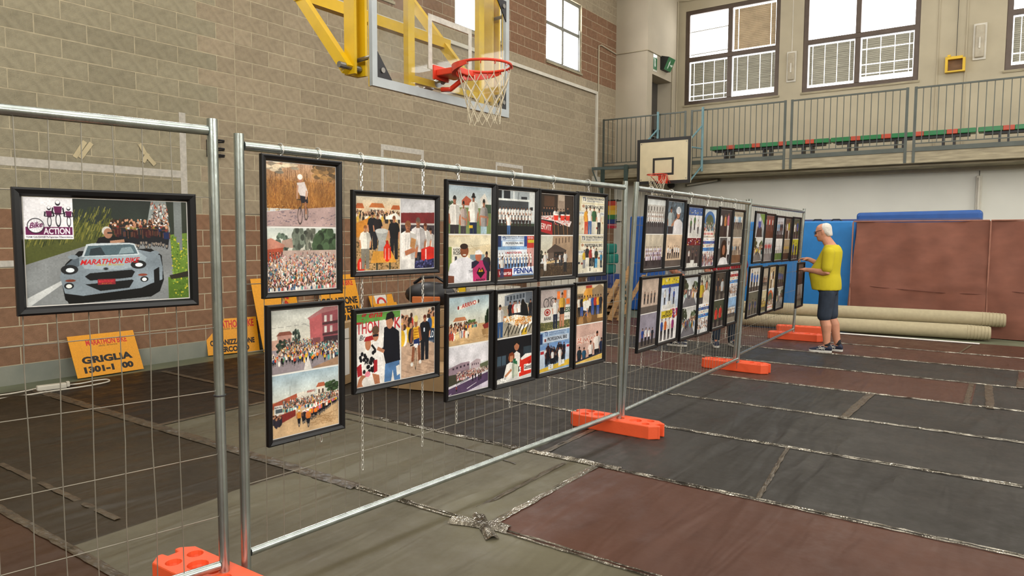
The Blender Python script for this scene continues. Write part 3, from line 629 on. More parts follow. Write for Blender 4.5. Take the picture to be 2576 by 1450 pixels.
    def bike(s, x, y, h, shirt='#d8c23a', skin='#b07a5c', helmet='#e6e6e6', pants='#20222a'):
        q = h*s.h/s.w
        for r_ in (1.0, .8): s.ell(x, y-.24*h, .07*q*r_, .24*h*r_, '#26262a' if r_ == 1 else '#9a8f84')
        s.line(x-.16*q, y-.55*h, x+.16*q, y-.55*h, .03*h, '#2a2a2e'); s.poly([(x-.12*q, y-.55*h), (x+.12*q, y-.55*h), (x+.07*q, y-.2*h), (x-.07*q, y-.2*h)], pants)
        s.poly([(x-.15*q, y-.85*h), (x+.15*q, y-.85*h), (x+.12*q, y-.5*h), (x-.12*q, y-.5*h)], shirt); s.line(x-.15*q, y-.8*h, x-.15*q, y-.55*h, .05*h, skin); s.line(x+.15*q, y-.8*h, x+.15*q, y-.55*h, .05*h, skin)
        s.ell(x, y-.92*h, .06*q, .075*h, skin); s.ell(x, y-.96*h, .065*q, .05*h, helmet); return s
    def crowd(s, x0, x1, y0, y1, n, h0, h1, shirts=('#e9e4dc', '#d9d2c8', '#c8483a', '#e0a93a', '#3f5f8a', '#2a2c34', '#f2ede6', '#b7aaa0', '#5aa0a0'), pants='#2b2b33', bikes=0.0):
        ps = sorted(s.r.random()**.8 for _ in range(n))
        for p in ps:
            y = y0+(y1-y0)*p; h = h0+(h1-h0)*p; x = s.r.uniform(x0, x1)
            if s.r.random() < bikes: s.bike(x, y, h, s.r.choice(shirts))
            else:
                q = h*s.h/s.w; s.ell(x, y-h*.35, q*.16, h*.36, s.r.choice(shirts)); s.ell(x, y-h*.82, q*.09, h*.13, s.r.choice(('#c79a7e', '#3a2a22', '#b5876a', '#51382b')))
        return s
    def house(s, x0, y0, x1, y1, wall, roof, win='#5a4a44', n=4, rows=1, rh=.12):
        s.rect(x0, y0, x1, y1, wall); s.poly([(x0-.02, y0), (x0+(x1-x0)*.15, y0-rh), (x1-(x1-x0)*.1, y0-rh), (x1+.02, y0)], roof)
        for r_ in range(rows):
            for i in range(n):
                a = x0+(x1-x0)*(i+.3)/n; b = y0+(y1-y0)*(r_+.25)/rows; s.rect(a, b, a+(x1-x0)*.4/n, b+(y1-y0)*.5/rows, win)
        return s
    def noise(s, k=.05):
        n1 = s.n.randn(s.h, s.w, 1)*k; g = s.n.randn(max(2, s.h//6), max(2, s.w//6), 1)*k; g = np.repeat(np.repeat(g, 6, 0), 6, 1)
        gg = np.zeros((s.h, s.w, 1)); gg[:min(s.h, g.shape[0]), :min(s.w, g.shape[1])] = g[:s.h, :s.w]; s.a = np.clip(s.a*(1+n1*.6+gg), 0, 1); return s
def _soft(s):
    a = s.a; b = a.copy(); b[1:-1, 1:-1] = (a[1:-1, 1:-1]*4+a[:-2, 1:-1]+a[2:, 1:-1]+a[1:-1, :-2]+a[1:-1, 2:])/8
    k = max(4, s.w//9); g = s.n.rand(s.h//k+3, s.w//k+3)*.18-.09; yy, xx = np.mgrid[0:s.h, 0:s.w]/k; y0 = yy.astype(int); x0 = xx.astype(int); fy, fx = yy-y0, xx-x0
    lum = g[y0, x0]*(1-fy)*(1-fx)+g[y0+1, x0]*fy*(1-fx)+g[y0, x0+1]*(1-fy)*fx+g[y0+1, x0+1]*fy*fx
    s.a = np.clip(b*(1+lum[..., None]), 0, 1); return s
Cv.soft = _soft
def printmat(name, arr, rough=.28):
    arr = np.clip(arr, 0, 1)**1.18
    h, w = arr.shape[:2]; im = bpy.data.images.new(name, w, h, alpha=False); px = np.ones((h, w, 4), np.float32); px[..., :3] = arr[::-1]
    im.pixels.foreach_set(px.ravel()); im.update(); im.pack()
    m = bpy.data.materials.new(name); m.use_nodes = True; b = m.node_tree.nodes['Principled BSDF']; t = m.node_tree.nodes.new('ShaderNodeTexImage'); t.image = im; t.extension = 'EXTEND'
    m.node_tree.links.new(t.outputs[0], b.inputs['Base Color']); b.inputs['Roughness'].default_value = rough; b.inputs['Specular IOR Level'].default_value = .35
    return m
def quad(name, p, m, parent):
    me = bpy.data.meshes.new(name); me.from_pydata([tuple(q) for q in p], [], [(0, 1, 2, 3)]); uv = me.uv_layers.new(name='UVMap')
    for i, c in enumerate(((0, 0), (1, 0), (1, 1), (0, 1))): uv.data[i].uv = c
    return mobj(name, me, m, parent)
# ------------------------------------------------------------------ what the framed photographs show
SKY, SKY2, DUST, ROADC = '#b9c6cc', '#dfe2da', '#cdb08a', '#8d8a8c'
JER = ('#d8c23a', '#c8483a', '#3f5f9a', '#e9e4dc', '#4a8a58', '#d07aa0', '#22242c', '#e07a30')
def p_car(c):
    c.grad(0, .42, '#2f3632', '#3a443c'); c.grad(.42, 1, '#7d8281', '#98999a')
    c.poly([(0, .0), (.05, .08), (.3, .22), (.42, .24), (.52, .22), (.52, .33), (.40, .42), (.0, .62)], '#5a5f33')
    for i in range(500):
        x = c.r.uniform(0, .5); y = .1+.3*c.r.random()+.15*(.5-x); c.line(x, y, x+.012, y-.05, .006, c.r.choice(('#7d7a3a', '#474d2a', '#8f8a4a', '#3a4226', '#66682f')))
    c.poly([(0, .62), (.40, .42), (.46, .40), (.9, .38), (.92, 1), (0, 1)], '#8b8e8f'); c.poly([(0, .93), (.24, .74), (.25, .755), (.02, 1), (0, 1)], '#c9cbca')
    c.poly([(.76, .0), (.86, .0), (.88, .30), (.72, .30)], '#9aa09e'); c.crowd(.76, .87, .02, .30, 140, .03, .06, ('#c9c9c6', '#8a8a8a', '#5a5d60', '#b05a4a', '#e3e3e0'))
    c.poly([(.86, 0), (1, 0), (1, .4), (.90, .35)], '#33392f'); c.poly([(.88, .34), (1, .32), (1, .82), (.90, .78)], '#6f8a3a'); c.poly([(.86, .78), (1, .74), (1, 1), (.86, 1)], '#5e7a30')
    c.speck(.89, .36, 1, .98, 260, ('#86a048', '#4f6a2a', '#c0b840', '#6d8838'), .004, .010); c.poly([(.87, .76), (1, .72), (1, .78), (.88, .80)], '#332f24')
    for x, y1 in ((.945, .50), (.925, .42), (.91, .36)): c.rect(x, 0, x+.02, y1, '#7e8382')
    c.crowd(.50, .87, .27, .40, 130, .10, .15, ('#4a2228', '#22262a', '#6a642a', '#a8a6a2', '#303a28', '#2a2e4a', '#5a2a28'), bikes=.2)
    for i in range(26): c.bike(.52+.35*(i+.5)/26+c.r.uniform(-.01, .01), .44+.05*c.r.random(), .2, c.r.choice(('#3a1a22', '#1c1e22', '#2a3422', '#22305a', '#4a2028', '#2a2a2e')), helmet=c.r.choice(('#c6c6c6', '#8a3a34', '#2c2c30', '#8a8440')), skin='#6a4436')
    # standing man and open car
    c.poly([(.40, .44), (.42, .37), (.50, .345), (.55, .37), (.60, .40), (.60, .43), (.5, .46)], '#1c1c20'); c.line(.49, .415, .58, .40, .03, '#b08a72'); c.ell(.472, .305, .030, .045, '#c9c6c0'); c.ell(.480, .328, .027, .05, '#a87f68'); c.rect(.475, .315, .51, .33, '#2a2a2c')
    body, dk = '#8b969e', '#626d76'
    c.poly([(.21, .96), (.24, 1), (.32, .985), (.33, .92), (.74, .90), (.77, .94), (.80, .92), (.83, .80), (.82, .55), (.75, .48), (.30, .50), (.22, .62), (.19, .74)], '#15161a')
    c.poly([(.21, .90), (.185, .74), (.20, .66), (.26, .58), (.35, .52), (.67, .49), (.76, .52), (.81, .55), (.825, .68), (.82, .80), (.74, .84), (.66, .89), (.50, .92), (.33, .935)], body)
    c.poly([(.30, .60), (.36, .53), (.66, .50), (.72, .57), (.70, .64), (.55, .69), (.33, .67)], '#a3afb6'); c.poly([(.20, .66), (.26, .58), (.30, .56), (.30, .64), (.21, .72)], dk)
    c.poly([(.315, .555), (.345, .435), (.38, .425), (.61, .42), (.645, .43), (.675, .535), (.66, .545), (.5, .55)], '#c5cdd1'); c.poly([(.33, .548), (.355, .45), (.61, .435), (.64, .445), (.662, .53), (.5, .54)], '#5d7078')
    c.poly([(.36, .54), (.37, .48), (.43, .46), (.46, .54)], '#39444a'); c.poly([(.54, .53), (.56, .47), (.62, .46), (.64, .52)], '#8fa0a6')
    c.ell(.265, .555, .03, .022, body); c.ell(.775, .525, .03, .022, body)
    c.poly([(.33, .745), (.36, .715), (.62, .69), (.64, .71), (.62, .765), (.55, .775), (.36, .785)], '#1c1e22'); c.poly([(.33, .82), (.40, .815), (.62, .79), (.63, .80), (.60, .87), (.42, .89)], '#1c1e22')
    c.rect(.405, .775, .515, .83, '#8c2f3a'); c.text('MARATHON BIKE', .412, .81, .026, '#d8404a', w=.095, bold=.02); c.text('della Brianza', .43, .824, .01, '#e0c040', w=.06)
    c.ell(.242, .675, .05, .045, '#2a2c30'); c.ell(.245, .68, .025, .022, '#e8eef2'); c.ell(.665, .64, .05, .042, '#2a2c30'); c.ell(.668, .643, .025, .02, '#eef2f4'); c.ell(.235, .83, .028, .03, '#22242a'); c.ell(.235, .832, .018, .02, '#e4e6e0'); c.ell(.70, .79, .026, .028, '#22242a'); c.ell(.70, .792, .016, .018, '#e8e8e0')
    c.ell(.245, .78, .03, .012, '#8a4a3a'); c.ell(.69, .745, .03, .012, '#8a4a3a'); c.ell(.458, .675, .018, .016, '#7a7f84'); c.ell(.458, .675, .012, .011, '#30343a')
    c.poly([(.765, .70), (.80, .67), (.80, .86), (.765, .88)], '#16171a'); c.poly([(.21, .93), (.31, .94), (.30, 1.0), (.23, 1.0)], '#131417'); c.poly([(.32, .93), (.74, .87), (.80, .92), (.74, .97), (.30, 1), (.3, .96)], '#131417')
    c.text('MARATHON BIKE', .305, .632, .048, '#c8262c', w=.37, bold=.02, shear=.35, rot=-.03); c.text('della Brianza', .40, .643, .02, '#c8a82a', w=.17, shear=.4)
    # inset team logo
    c.rect(.0, .0, .275, .385, '#e9e7ea')
    for x, k in ((.14, .85), (.19, 1.1), (.25, .85)):
        q = .24*k; yb = .265; c.ell(x, yb-.055*k, .014*k, .06*k, '#2a2630'); c.ell(x, yb-.055*k, .010*k, .045*k, '#e9e7ea'); c.poly([(x-.022*k, yb-.17*k), (x+.022*k, yb-.17*k), (x+.015*k, yb-.1*k), (x-.015*k, yb-.1*k)], '#6e2458'); c.line(x-.03*k, yb-.11*k, x+.03*k, yb-.11*k, .008, '#2a2630'); c.line(x-.026*k, yb-.16*k, x-.03*k, yb-.11*k, .012, '#2a2630'); c.line(x+.026*k, yb-.16*k, x+.03*k, yb-.11*k, .012, '#2a2630')
        c.ell(x, yb-.20*k, .013*k, .024*k, '#2a2630'); c.ell(x, yb-.207*k, .011*k, .016*k, '#f0eef0')
    c.rect(.008, .27, .268, .345, '#6e2458'); c.ell(.063, .26, .047, .07, '#2a2630'); c.ell(.063, .26, .043, .063, '#e9e7ea')
    for i in range(14):
        a = 6.283*i/14; c.line(.063, .26, .063+.042*math.cos(a), .26+.062*math.sin(a), .003, '#b9b4bc')
    c.text('Bike', .028, .285, .05, '#6e2458', w=.075, bold=.02, shear=.3, rot=-.15); c.text('ACTION', .105, .335, .055, '#efedf0', w=.15, bold=.03)
    c.text('TEAM GALGIANA Polisportiva Dilettantistica', .008, .372, .016, '#3a3440', w=.26, bold=.01)
def p_field(c):
    c.grad(0, .3, '#c4a288', '#b88c5c'); c.grad(.28, .72, '#a87a42', '#9a6a34')
    for i in range(90):
        x = c.r.random(); y = c.r.uniform(.02, .3); c.line(x, y+.28, x+c.r.uniform(-.06, .06), y-.1, .004, c.r.choice(('#6a4a34', '#8a684a', '#7a583c')))
    c.tree(.15, .06, .25, .1, '#c2b29a', 40); c.tree(.85, .1, .2, .14, '#8a6c44', 50)
    for i in range(900):
        x = c.r.random(); y = c.r.uniform(.26, .72); c.line(x, y, x+c.r.uniform(-.02, .02), y-.06, .005, c.r.choice(('#b8854a', '#8a5a2c', '#a06c36', '#c49458', '#7a4e28')))
    c.speck(0, .66, 1, .76, 160, ('#d0a86a', '#6a4020', '#b88848'), .008, .014, .5); c.poly([(0, .78), (.35, .73), (1, .66), (1, 1), (0, 1)], '#b8a09c')
    for i in range(80):
        x = c.r.random(); y = c.r.uniform(.76, .98); c.line(x, y, x+c.r.uniform(.01, .05), y+c.r.uniform(-.03, .02), .005, '#5a5468')
    x = .48
    c.ell(x-.02, .83, .035, .14, '#4a3f3c'); c.ell(x-.02, .83, .028, .115, '#b8a09c'); c.ell(x+.07, .79, .03, .11, '#4a3f3c'); c.ell(x+.07, .79, .022, .09, '#b09a90'); c.line(x-.02, .82, x+.01, .6, .012, '#5a4a44'); c.line(x-.06, .57, x+.06, .56, .012, '#3a302c')
    c.poly([(x-.02, .48), (x+.09, .46), (x+.1, .62), (x+.0, .62)], '#26202a'); c.line(x+.06, .6, x+.07, .8, .03, '#a8785c'); c.poly([(x-.06, .30), (x+.05, .28), (x+.1, .44), (x+.09, .52), (x-.02, .50), (x-.05, .42)], '#d8cdc8'); c.line(x-.05, .34, x-.06, .56, .03, '#c49a80'); c.line(x+.08, .42, x+.07, .56, .03, '#c49a80'); c.ell(x-.01, .24, .032, .055, '#b88468'); c.ell(x-.015, .205, .038, .045, '#e8e2da')
def p_square(c):
    c.grad(0, .4, '#ccd2cc', '#d8d4c6'); c.tree(.45, .22, .12, .22, '#6d7468', 60); c.tree(.62, .2, .08, .24, '#7a7c70', 50); c.tree(.86, .35, .2, .32, '#4a5c44', 130); c.tree(.2, .25, .1, .15, '#5e6a5e', 40); c.poly([(.2, .2), (.34, .16), (.36, .32), (.2, .3)], '#b59a8c')
    c.rect(0, .36, 1, 1, '#c2aca2'); c.poly([(0, .18), (.05, .16), (.24, .27), (.22, .32), (0, .36)], '#c08a78'); c.poly([(0, .34), (.22, .31), (.2, .45), (0, .56)], '#b05a44')
    for i in range(5): c.rect(.03+.04*i, .38, .045+.04*i, .43, '#5a3a34')
    c.crowd(0, 1, .40, 1.02, 1100, .035, .10, ('#ece6de', '#e2d8d0', '#d8ccc4', '#c85a4a', '#e0a860', '#4a6a8a', '#30303a', '#f2ece4', '#c88a98', '#5a9a98', '#e8e0da'))
def p_street(c):
    c.grad(0, .6, '#c6c8c2', '#d8d2c4'); c.rect(0, .55, 1, 1, '#9a9094'); c.line(0, .27, .5, .25, .003, '#707070'); c.line(.43, .22, .56, .3, .004, '#8a8a8a'); c.line(.56, .3, .56, .5, .004, '#8a8a8a')
    c.house(.08, .4, .28, .62, '#b89084', '#8a5a4c', n=3, rh=.06); c.rect(0, .46, .1, .62, '#c2a090'); c.tree(.16, .58, .1, .1, '#38443a', 50); c.tree(.35, .48, .06, .14, '#46524a', 40); c.tree(.28, .6, .08, .08, '#3c483c', 30)
    c.poly([(.52, .16), (.78, .0), (1, -.04), (1, .1), (.74, .12), (.55, .2)], '#a87878'); c.poly([(.55, .18), (.74, .10), (.76, .62), (.57, .6)], '#b86a6c'); c.poly([(.74, .10), (1, .06), (1, .66), (.76, .62)], '#96585e')
    for z in (.12, .3): c.poly([(.75, z+.14), (1, z+.12), (1, z+.17), (.75, z+.18)], '#5a3c40'); c.rect(.78, z+.02, .82, z+.13, '#d0ccc6'); c.rect(.87, z+.02, .91, z+.13, '#c0b4b0')
    c.rect(.77, .5, 1, .64, '#4a3a40'); c.rect(.59, .5, .72, .58, '#8a5a5c'); c.crowd(.2, .6, .5, .66, 260, .03, .05); c.crowd(.1, 1, .6, .8, 420, .05, .09); c.crowd(0, 1, .74, .9, 90, .09, .13, bikes=.5); c.poly([(.5, .78), (.53, .78), (.58, 1.0), (.46, 1.0)], '#d8d2cc'); c.poly([(.6, .98), (1, .86), (1, 1), (.6, 1)], '#a88a72')
    for i in range(12): c.bike(.08+.85*c.r.random(), .84+.08*c.r.random(), .14, c.r.choice(JER))
def p_start(c):
    c.grad(0, .45, '#a9bcc6', '#d9d8cc'); c.rect(0, .42, 1, 1, '#cbae8a'); c.poly([(0, .44), (.35, .34), (.37, .42), (0, .53)], '#b06048'); c.poly([(.35, .34), (.45, .33), (.62, .36), (.62, .5), (.36, .5)], '#ded8cc'); c.text('ARRIVO', .5, .36, .035, '#a04a40', w=.13, bold=.02); c.house(.66, .3, .78, .45, '#e0d6c6', '#b0684c', n=2, rh=.07); c.tree(.9, .32, .12, .08, '#3e5236', 60)
    c.line(.25, .42, .25, .2, .004, '#7a7a72'); c.rect(.02, .48, .16, .66, '#dcd8d0'); c.rect(.04, .54, .14, .6, '#5a6468'); c.text('Bellavita', .03, .52, .025, '#3a3440', w=.1); c.crowd(.15, 1, .44, .62, 520, .05, .08); c.poly([(0, .66), (.33, .6), (.33, .7), (.06, .8)], '#8a3a34'); c.crowd(0, .12, .7, .85, 30, .1, .18, ('#3a3440', '#5a3a3c', '#2a2c34'))
    for i in range(70):
        p = c.r.random(); c.bike(.97-.55*p*c.r.uniform(.8, 1.1), .62+.26*p, .1+.13*p, c.r.choice(JER))
    for i in range(30): c.line(.45+.5*c.r.random(), .75+.2*c.r.random(), .6+.4*c.r.random(), .75+.2*c.r.random(), .006, '#a88862')
    c.bike(.38, .9, .28, '#c88a40'); c.bike(.52, .94, .3, '#c8783a')
def p_jug(c):
    c.grad(0, .3, '#d8ccb6', '#d0b08c'); c.rect(0, .22, 1, 1, '#b8956c'); c.house(.0, .16, .16, .26, '#d8c0a0', '#b8683c', n=2, rh=.07); c.house(.3, .14, .62, .26, '#e0d2bc', '#c07844', n=4, rh=.06); c.house(.8, .16, 1, .26, '#d8c4a8', '#b8683c', n=2, rh=.06)
    c.crowd(0, 1, .24, .36, 120, .08, .13, ('#e8e0d2', '#c8b090', '#3a3430', '#d8b050')); c.poly([(.66, .26), (.9, .2), (1, .26), (1, .3), (.66, .3)], '#e8e4da'); c.poly([(0, .36), (.28, .28), (.28, .4), (.05, .55), (0, .55)], '#c88a3a'); c.speck(0, .6, 1, 1, 500, ('#8a7048', '#a88a5c', '#c8a878', '#6a5638'), .008, .016)
    c.man(.36, .72, .52, '#22222a', '#2a2a32'); c.man(.48, .7, .48, '#2a2428', '#2a2a32', hair='#5a4030'); c.man(.86, .86, .62, '#1e1e24', '#26262c', hair='#7a4a30')
    c.poly([(.38, .74), (.8, .74), (.92, .9), (.32, .9)], '#d8a04a'); c.rect(.44, .9, .48, 1, '#4a4a3c'); c.rect(.74, .9, .78, 1, '#4a4a3c'); c.poly([(.42, .46), (.72, .46), (.66, .6), (.68, .74), (.48, .74), (.5, .6)], '#a8a8a4'); c.ell(.57, .46, .15, .035, '#c4c4c0')
    c.ell(.7, .76, .085, .13, '#d83a24'); c.rect(.62, .68, .785, .84, '#d83a24'); c.ell(.7, .62, .03, .03, '#b02a1c'); c.rect(.645, .7, .66, .86, '#f0d8cc'); c.rect(.73, .7, .745, .86, '#f0d8cc'); c.ell(.11, .93, .085, .1, '#d83a24'); c.rect(.08, .88, .1, .98, '#f0d8cc')
    c.man(.2, .98, .6, '#ece6da', '#8a8478', '#c89470', '#8a5a34')
def p_cook(c):
    c.rect(0, 0, 1, 1, '#c8c6c8'); c.poly([(0, .2), (1, .18), (1, .34), (0, .36)], '#7a2e30'); c.rect(0, .36, 1, .62, '#4a4046'); c.rect(.0, .34, 1, .37, '#c0b8b4'); c.rect(.0, .42, .1, .6, '#2a262a')
    c.man(.88, 1.0, .6, '#ddd6d0', '#2a2a32', hair='#2a1c18'); c.man(.72, 1.05, .72, '#e2dcd6', '#2a2a32', hair='#6a3c2a'); c.man(.5, 1.2, .95, '#d8d2d0', '#2a2a32', '#a87458', '#6a5a50'); c.man(.2, 1.35, 1.05, '#e6e0da', '#d8d4d0', '#b87c5c', '#8a5c3c', w=1.1)
    c.line(.12, .78, .42, .72, .07, '#b87c5c'); c.poly([(.3, .55), (.44, .58), (.4, .72), (.26, .68)], '#b88a5c'); c.poly([(.6, .72), (.85, .68), (1, .7), (1, .88), (.6, .9)], '#c83428'); c.rect(.72, .72, .76, .88, '#e8c8c0'); c.poly([(.4, .92), (1, .86), (1, 1), (.4, 1)], '#35355a'); c.speck(.45, .88, 1, 1, 50, ('#4a4a7a', '#6a6a98', '#22223e'), .01, .02)
def p_interview(c):
    c.rect(0, 0, 1, 1, '#ddd8d2'); c.poly([(0, .0), (1, .0), (1, .09), (0, .14)], '#6a9a50'); c.text('g ena', .08, .06, .09, '#b83238', w=.5, bold=.02, shear=.3); c.text('THON', .0, .27, .16, '#b83a40', w=.5, bold=.015); c.text('KI', .86, .25, .16, '#b83a40', w=.2, bold=.015); c.text('Br', .06, .36, .07, '#3a3440', w=.13, shear=.3)
    c.poly([(.0, .6), (.2, .5), (.55, .48), (.62, .9), (.1, .9)], '#e6e2de'); c.ell(.42, .3, .075, .095, '#b88468'); c.ell(.42, .24, .08, .06, '#6a5240'); c.rect(.36, .3, .48, .33, '#26222a'); c.poly([(.36, .4), (.5, .4), (.62, .62), (.45, .6)], '#e8e4e0')
    c.poly([(.04, .56), (.2, .5), (.4, .5), (.47, .6), (.44, .82), (.1, .84)], '#e6e2dc')
    for i in range(26): c.ell(.06+.36*c.r.random(), .53+.28*c.r.random(), .03, .028, '#1c1a1e')
    c.poly([(.0, .72), (.1, .68), (.12, .84), (.02, .86)], '#a82c34'); c.poly([(.38, .66), (.46, .66), (.46, .82), (.38, .84)], '#a82c34'); c.text('Mille', .17, .7, .06, '#1c1a1e', w=.18, bold=.02, shear=.2); c.ell(.25, .42, .065, .09, '#b07a5c'); c.poly([(.16, .38), (.2, .32), (.34, .31), (.38, .37), (.28, .38)], '#a02c30')
    c.line(.33, .44, .42, .52, .03, '#1c1c20'); c.poly([(.1, .84), (.24, .86), (.3, .9), (.2, 1), (.0, 1), (.04, .9)], '#b07a5c'); c.poly([(.34, .84), (.5, .88), (.52, 1), (.4, 1)], '#b07a5c'); c.ell(.24, .95, .13, .08, '#dcd6d0'); c.ell(.24, .84, .06, .04, '#d88a98')
    c.poly([(.62, .22), (.78, .2), (.97, .3), (1, .72), (.66, .76), (.6, .58), (.52, .52), (.6, .5)], '#1a1c26'); c.line(.62, .56, .46, .5, .05, '#b88468'); c.poly([(.64, .74), (.98, .72), (1, 1), (.86, 1), (.82, .84), (.78, 1), (.62, 1)], '#5a7ea6'); c.ell(.75, .14, .085, .11, '#b88468'); c.poly([(.65, .12), (.68, .03), (.8, .0), (.86, .06), (.84, .16), (.8, .1)], '#201c1c'); c.poly([(.9, .8), (1, .78), (1, .92), (.92, .94)], '#e0dcd6')
def p_rider(c):
    c.grad(0, .35, '#d8ccbc', '#d8c8b0'); c.rect(0, .33, 1, 1, '#bfa48e'); c.poly([(0, .05), (.25, .16), (.25, .34), (0, .34)], '#b87a64'); c.tree(.3, .26, .06, .05, '#5a6a4a', 20); c.crowd(0, .3, .3, .55, 26, .26, .34, ('#d8b03a', '#e8e4de', '#2c2c34', '#c8483a')); c.crowd(.78, 1, .2, .36, 16, .22, .26); c.poly([(.8, .3), (1, .33), (1, .55), (.8, .5)], '#2e4058'); c.text('LO', .86, .46, .1, '#e8e8e8', w=.12, bold=.02); c.text('DI GO', .84, .53, .03, '#d8d8d8', w=.14)
    for i in range(40): x = c.r.random(); y = c.r.uniform(.6, 1); c.line(x, y, x+.2, y+.04, .01, '#a88e7a')
    c.man(.7, .78, .68, '#22242c', '#20222a', '#b88468', '#6a3428'); c.rect(.66, .3, .7, .36, '#d8e0e8'); c.ell(.42, .74, .028, .17, '#3a342e'); c.ell(.42, .74, .018, .14, '#c0a890'); c.line(.26, .54, .6, .5, .02, '#2a2a2e'); c.poly([(.34, .28), (.52, .26), (.54, .46), (.36, .48)], '#d8a83a'); c.poly([(.36, .46), (.53, .44), (.53, .56), (.36, .57)], '#2a3a6a'); c.rect(.36, .52, .5, .58, '#e8e4e0'); c.line(.36, .56, .33, .78, .05, '#8a5a42'); c.line(.52, .55, .54, .78, .05, '#8a5a42'); c.line(.33, .3, .28, .5, .045, '#8a5a42'); c.line(.53, .28, .58, .48, .045, '#8a5a42'); c.ell(.43, .21, .05, .07, '#9a6a4e'); c.ell(.43, .15, .06, .05, '#e2d28a'); c.ell(.31, .82, .04, .03, '#e0dcd6'); c.ell(.56, .8, .04, .03, '#e0dcd6')
    for q in range(4): c.rect(.37, .3+.04*q, .5, .315+.04*q, '#b07a24')
def p_four(c):
    c.grad(0, .5, '#a9b6be', '#d2d2c8'); c.rect(0, .45, 1, 1, '#7c8a5c'); c.poly([(.3, .3), (.4, .2), (.52, .28), (.5, .4), (.3, .4)], '#b06048'); c.poly([(.72, .25), (.84, .12), (.96, .4), (.8, .5)], '#d8d2c8'); c.tree(.05, .38, .1, .06, '#4a5a44', 30); c.rect(.85, .36, 1, .55, '#4a5a4a')
    c.man(.34, 1.3, 1.0, '#b8a8a0', '#4a4448', '#b07a5e', '#2a201c', w=.7); c.man(.14, 1.34, 1.14, '#e4dfd8', '#3a3438', '#b07a5e', '#221a18', w=.95); c.man(.57, 1.3, 1.18, '#e6e2da', '#2a3450', '#b07a5e', '#241c1a', w=.8); c.man(.82, 1.36, 1.12, '#a29c98', '#a8bcc4', '#b07a5e', '#1e1816', w=.75); c.rect(.52, .2, .62, .235, '#1c1a1c'); c.rect(.47, .82, .56, .88, '#e0b83a'); c.line(.72, .62, .9, .64, .045, '#b07a5e'); c.line(.3, .66, .42, .72, .04, '#b07a5e')
def p_twomen(c):
    c.rect(0, 0, 1, 1, '#d8c8a8'); c.poly([(0, .05), (1, .0), (1, .2), (.5, .28), (0, .25)], '#dcd2b8'); c.line(.3, .26, .95, .2, .008, '#b8a888'); c.line(.5, .2, .7, .35, .008, '#b8a888'); c.rect(0, .25, .08, .75, '#8a9a5a'); c.rect(.1, .25, .45, .6, '#e2ddd0'); c.text('RADIO', .12, .33, .05, '#3a3430', w=.16, bold=.01); c.text('ROSC', .12, .41, .07, '#3a3430', w=.2, bold=.02); c.rect(.15, .45, .2, .55, '#4a4a50'); c.rect(.5, .42, .85, .62, '#8a9aa0'); c.man(.9, 1.2, .85, '#3a3038', '#2a2a30', '#8a5a48')
    c.poly([(.05, .6), (.25, .48), (.45, .47), (.6, .56), (.62, 1), (.12, 1), (.0, .85)], '#d8d6da'); c.poly([(0, .84), (.14, .86), (.14, 1), (0, 1)], '#7a4a38'); c.text('TEAM', .47, .8, .05, '#3a3a44', w=.1); c.ell(.37, .34, .095, .13, '#8a5438'); c.ell(.36, .24, .09, .06, '#3a2a22'); c.ell(.37, .42, .04, .015, '#e0d8d0')
    c.poly([(.56, .58), (.68, .54), (.8, .55), (.92, .62), (.9, 1), (.58, 1)], '#b83a70'); c.poly([(.54, .58), (.68, .53), (.72, .6), (.6, .7), (.54, .72)], '#2e2440'); c.poly([(.8, .54), (.95, .6), (1, .8), (.9, .78), (.82, .62)], '#2e2440'); c.poly([(.66, .82), (.72, .7), (.76, .76), (.8, .7), (.86, .82), (.76, .94)], '#1c1a1e'); c.poly([(.7, .8), (.73, .73), (.76, .79), (.79, .73), (.82, .8)], '#e0a030'); c.text('ANAS', .64, .99, .04, '#1c1a1e', w=.22, bold=.02); c.ell(.7, .46, .075, .11, '#b06a4e'); c.poly([(.61, .42), (.63, .34), (.72, .31), (.79, .37), (.8, .42)], '#e8e4e0')
def p_team(c):
    c.rect(0, 0, 1, 1, '#aab0b2'); c.rect(.0, .0, .1, .18, '#22242a'); c.rect(.15, .0, .32, .18, '#2a2c32'); c.rect(.4, 0, .43, .4, '#d8dad8'); c.rect(0, .18, .9, .23, '#d8dad6'); c.rect(.0, .23, .82, .45, '#4a4c50'); c.rect(.85, 0, 1, .7, '#c8cac8'); c.rect(.62, .12, .78, .18, '#3a3c42'); c.line(.55, .02, .53, .2, .01, '#2a2a2e'); c.rect(0, .74, 1, .8, '#3c4a3c'); c.rect(0, .8, 1, 1, '#1c1c20'); c.rect(.88, .35, .95, .43, '#2a2c30')
    for i in range(11): c.man(.07+.08*i+c.r.uniform(-.01, .01), .72, .36, '#e4e2de', '#2a2a32')
    for i in range(10): c.man(.06+.09*i+c.r.uniform(-.01, .01), .8, .3, '#e8e6e2', '#3a2a28')
    c.man(.29, 1.02, .5, '#e6e4e0', '#4a6a94')
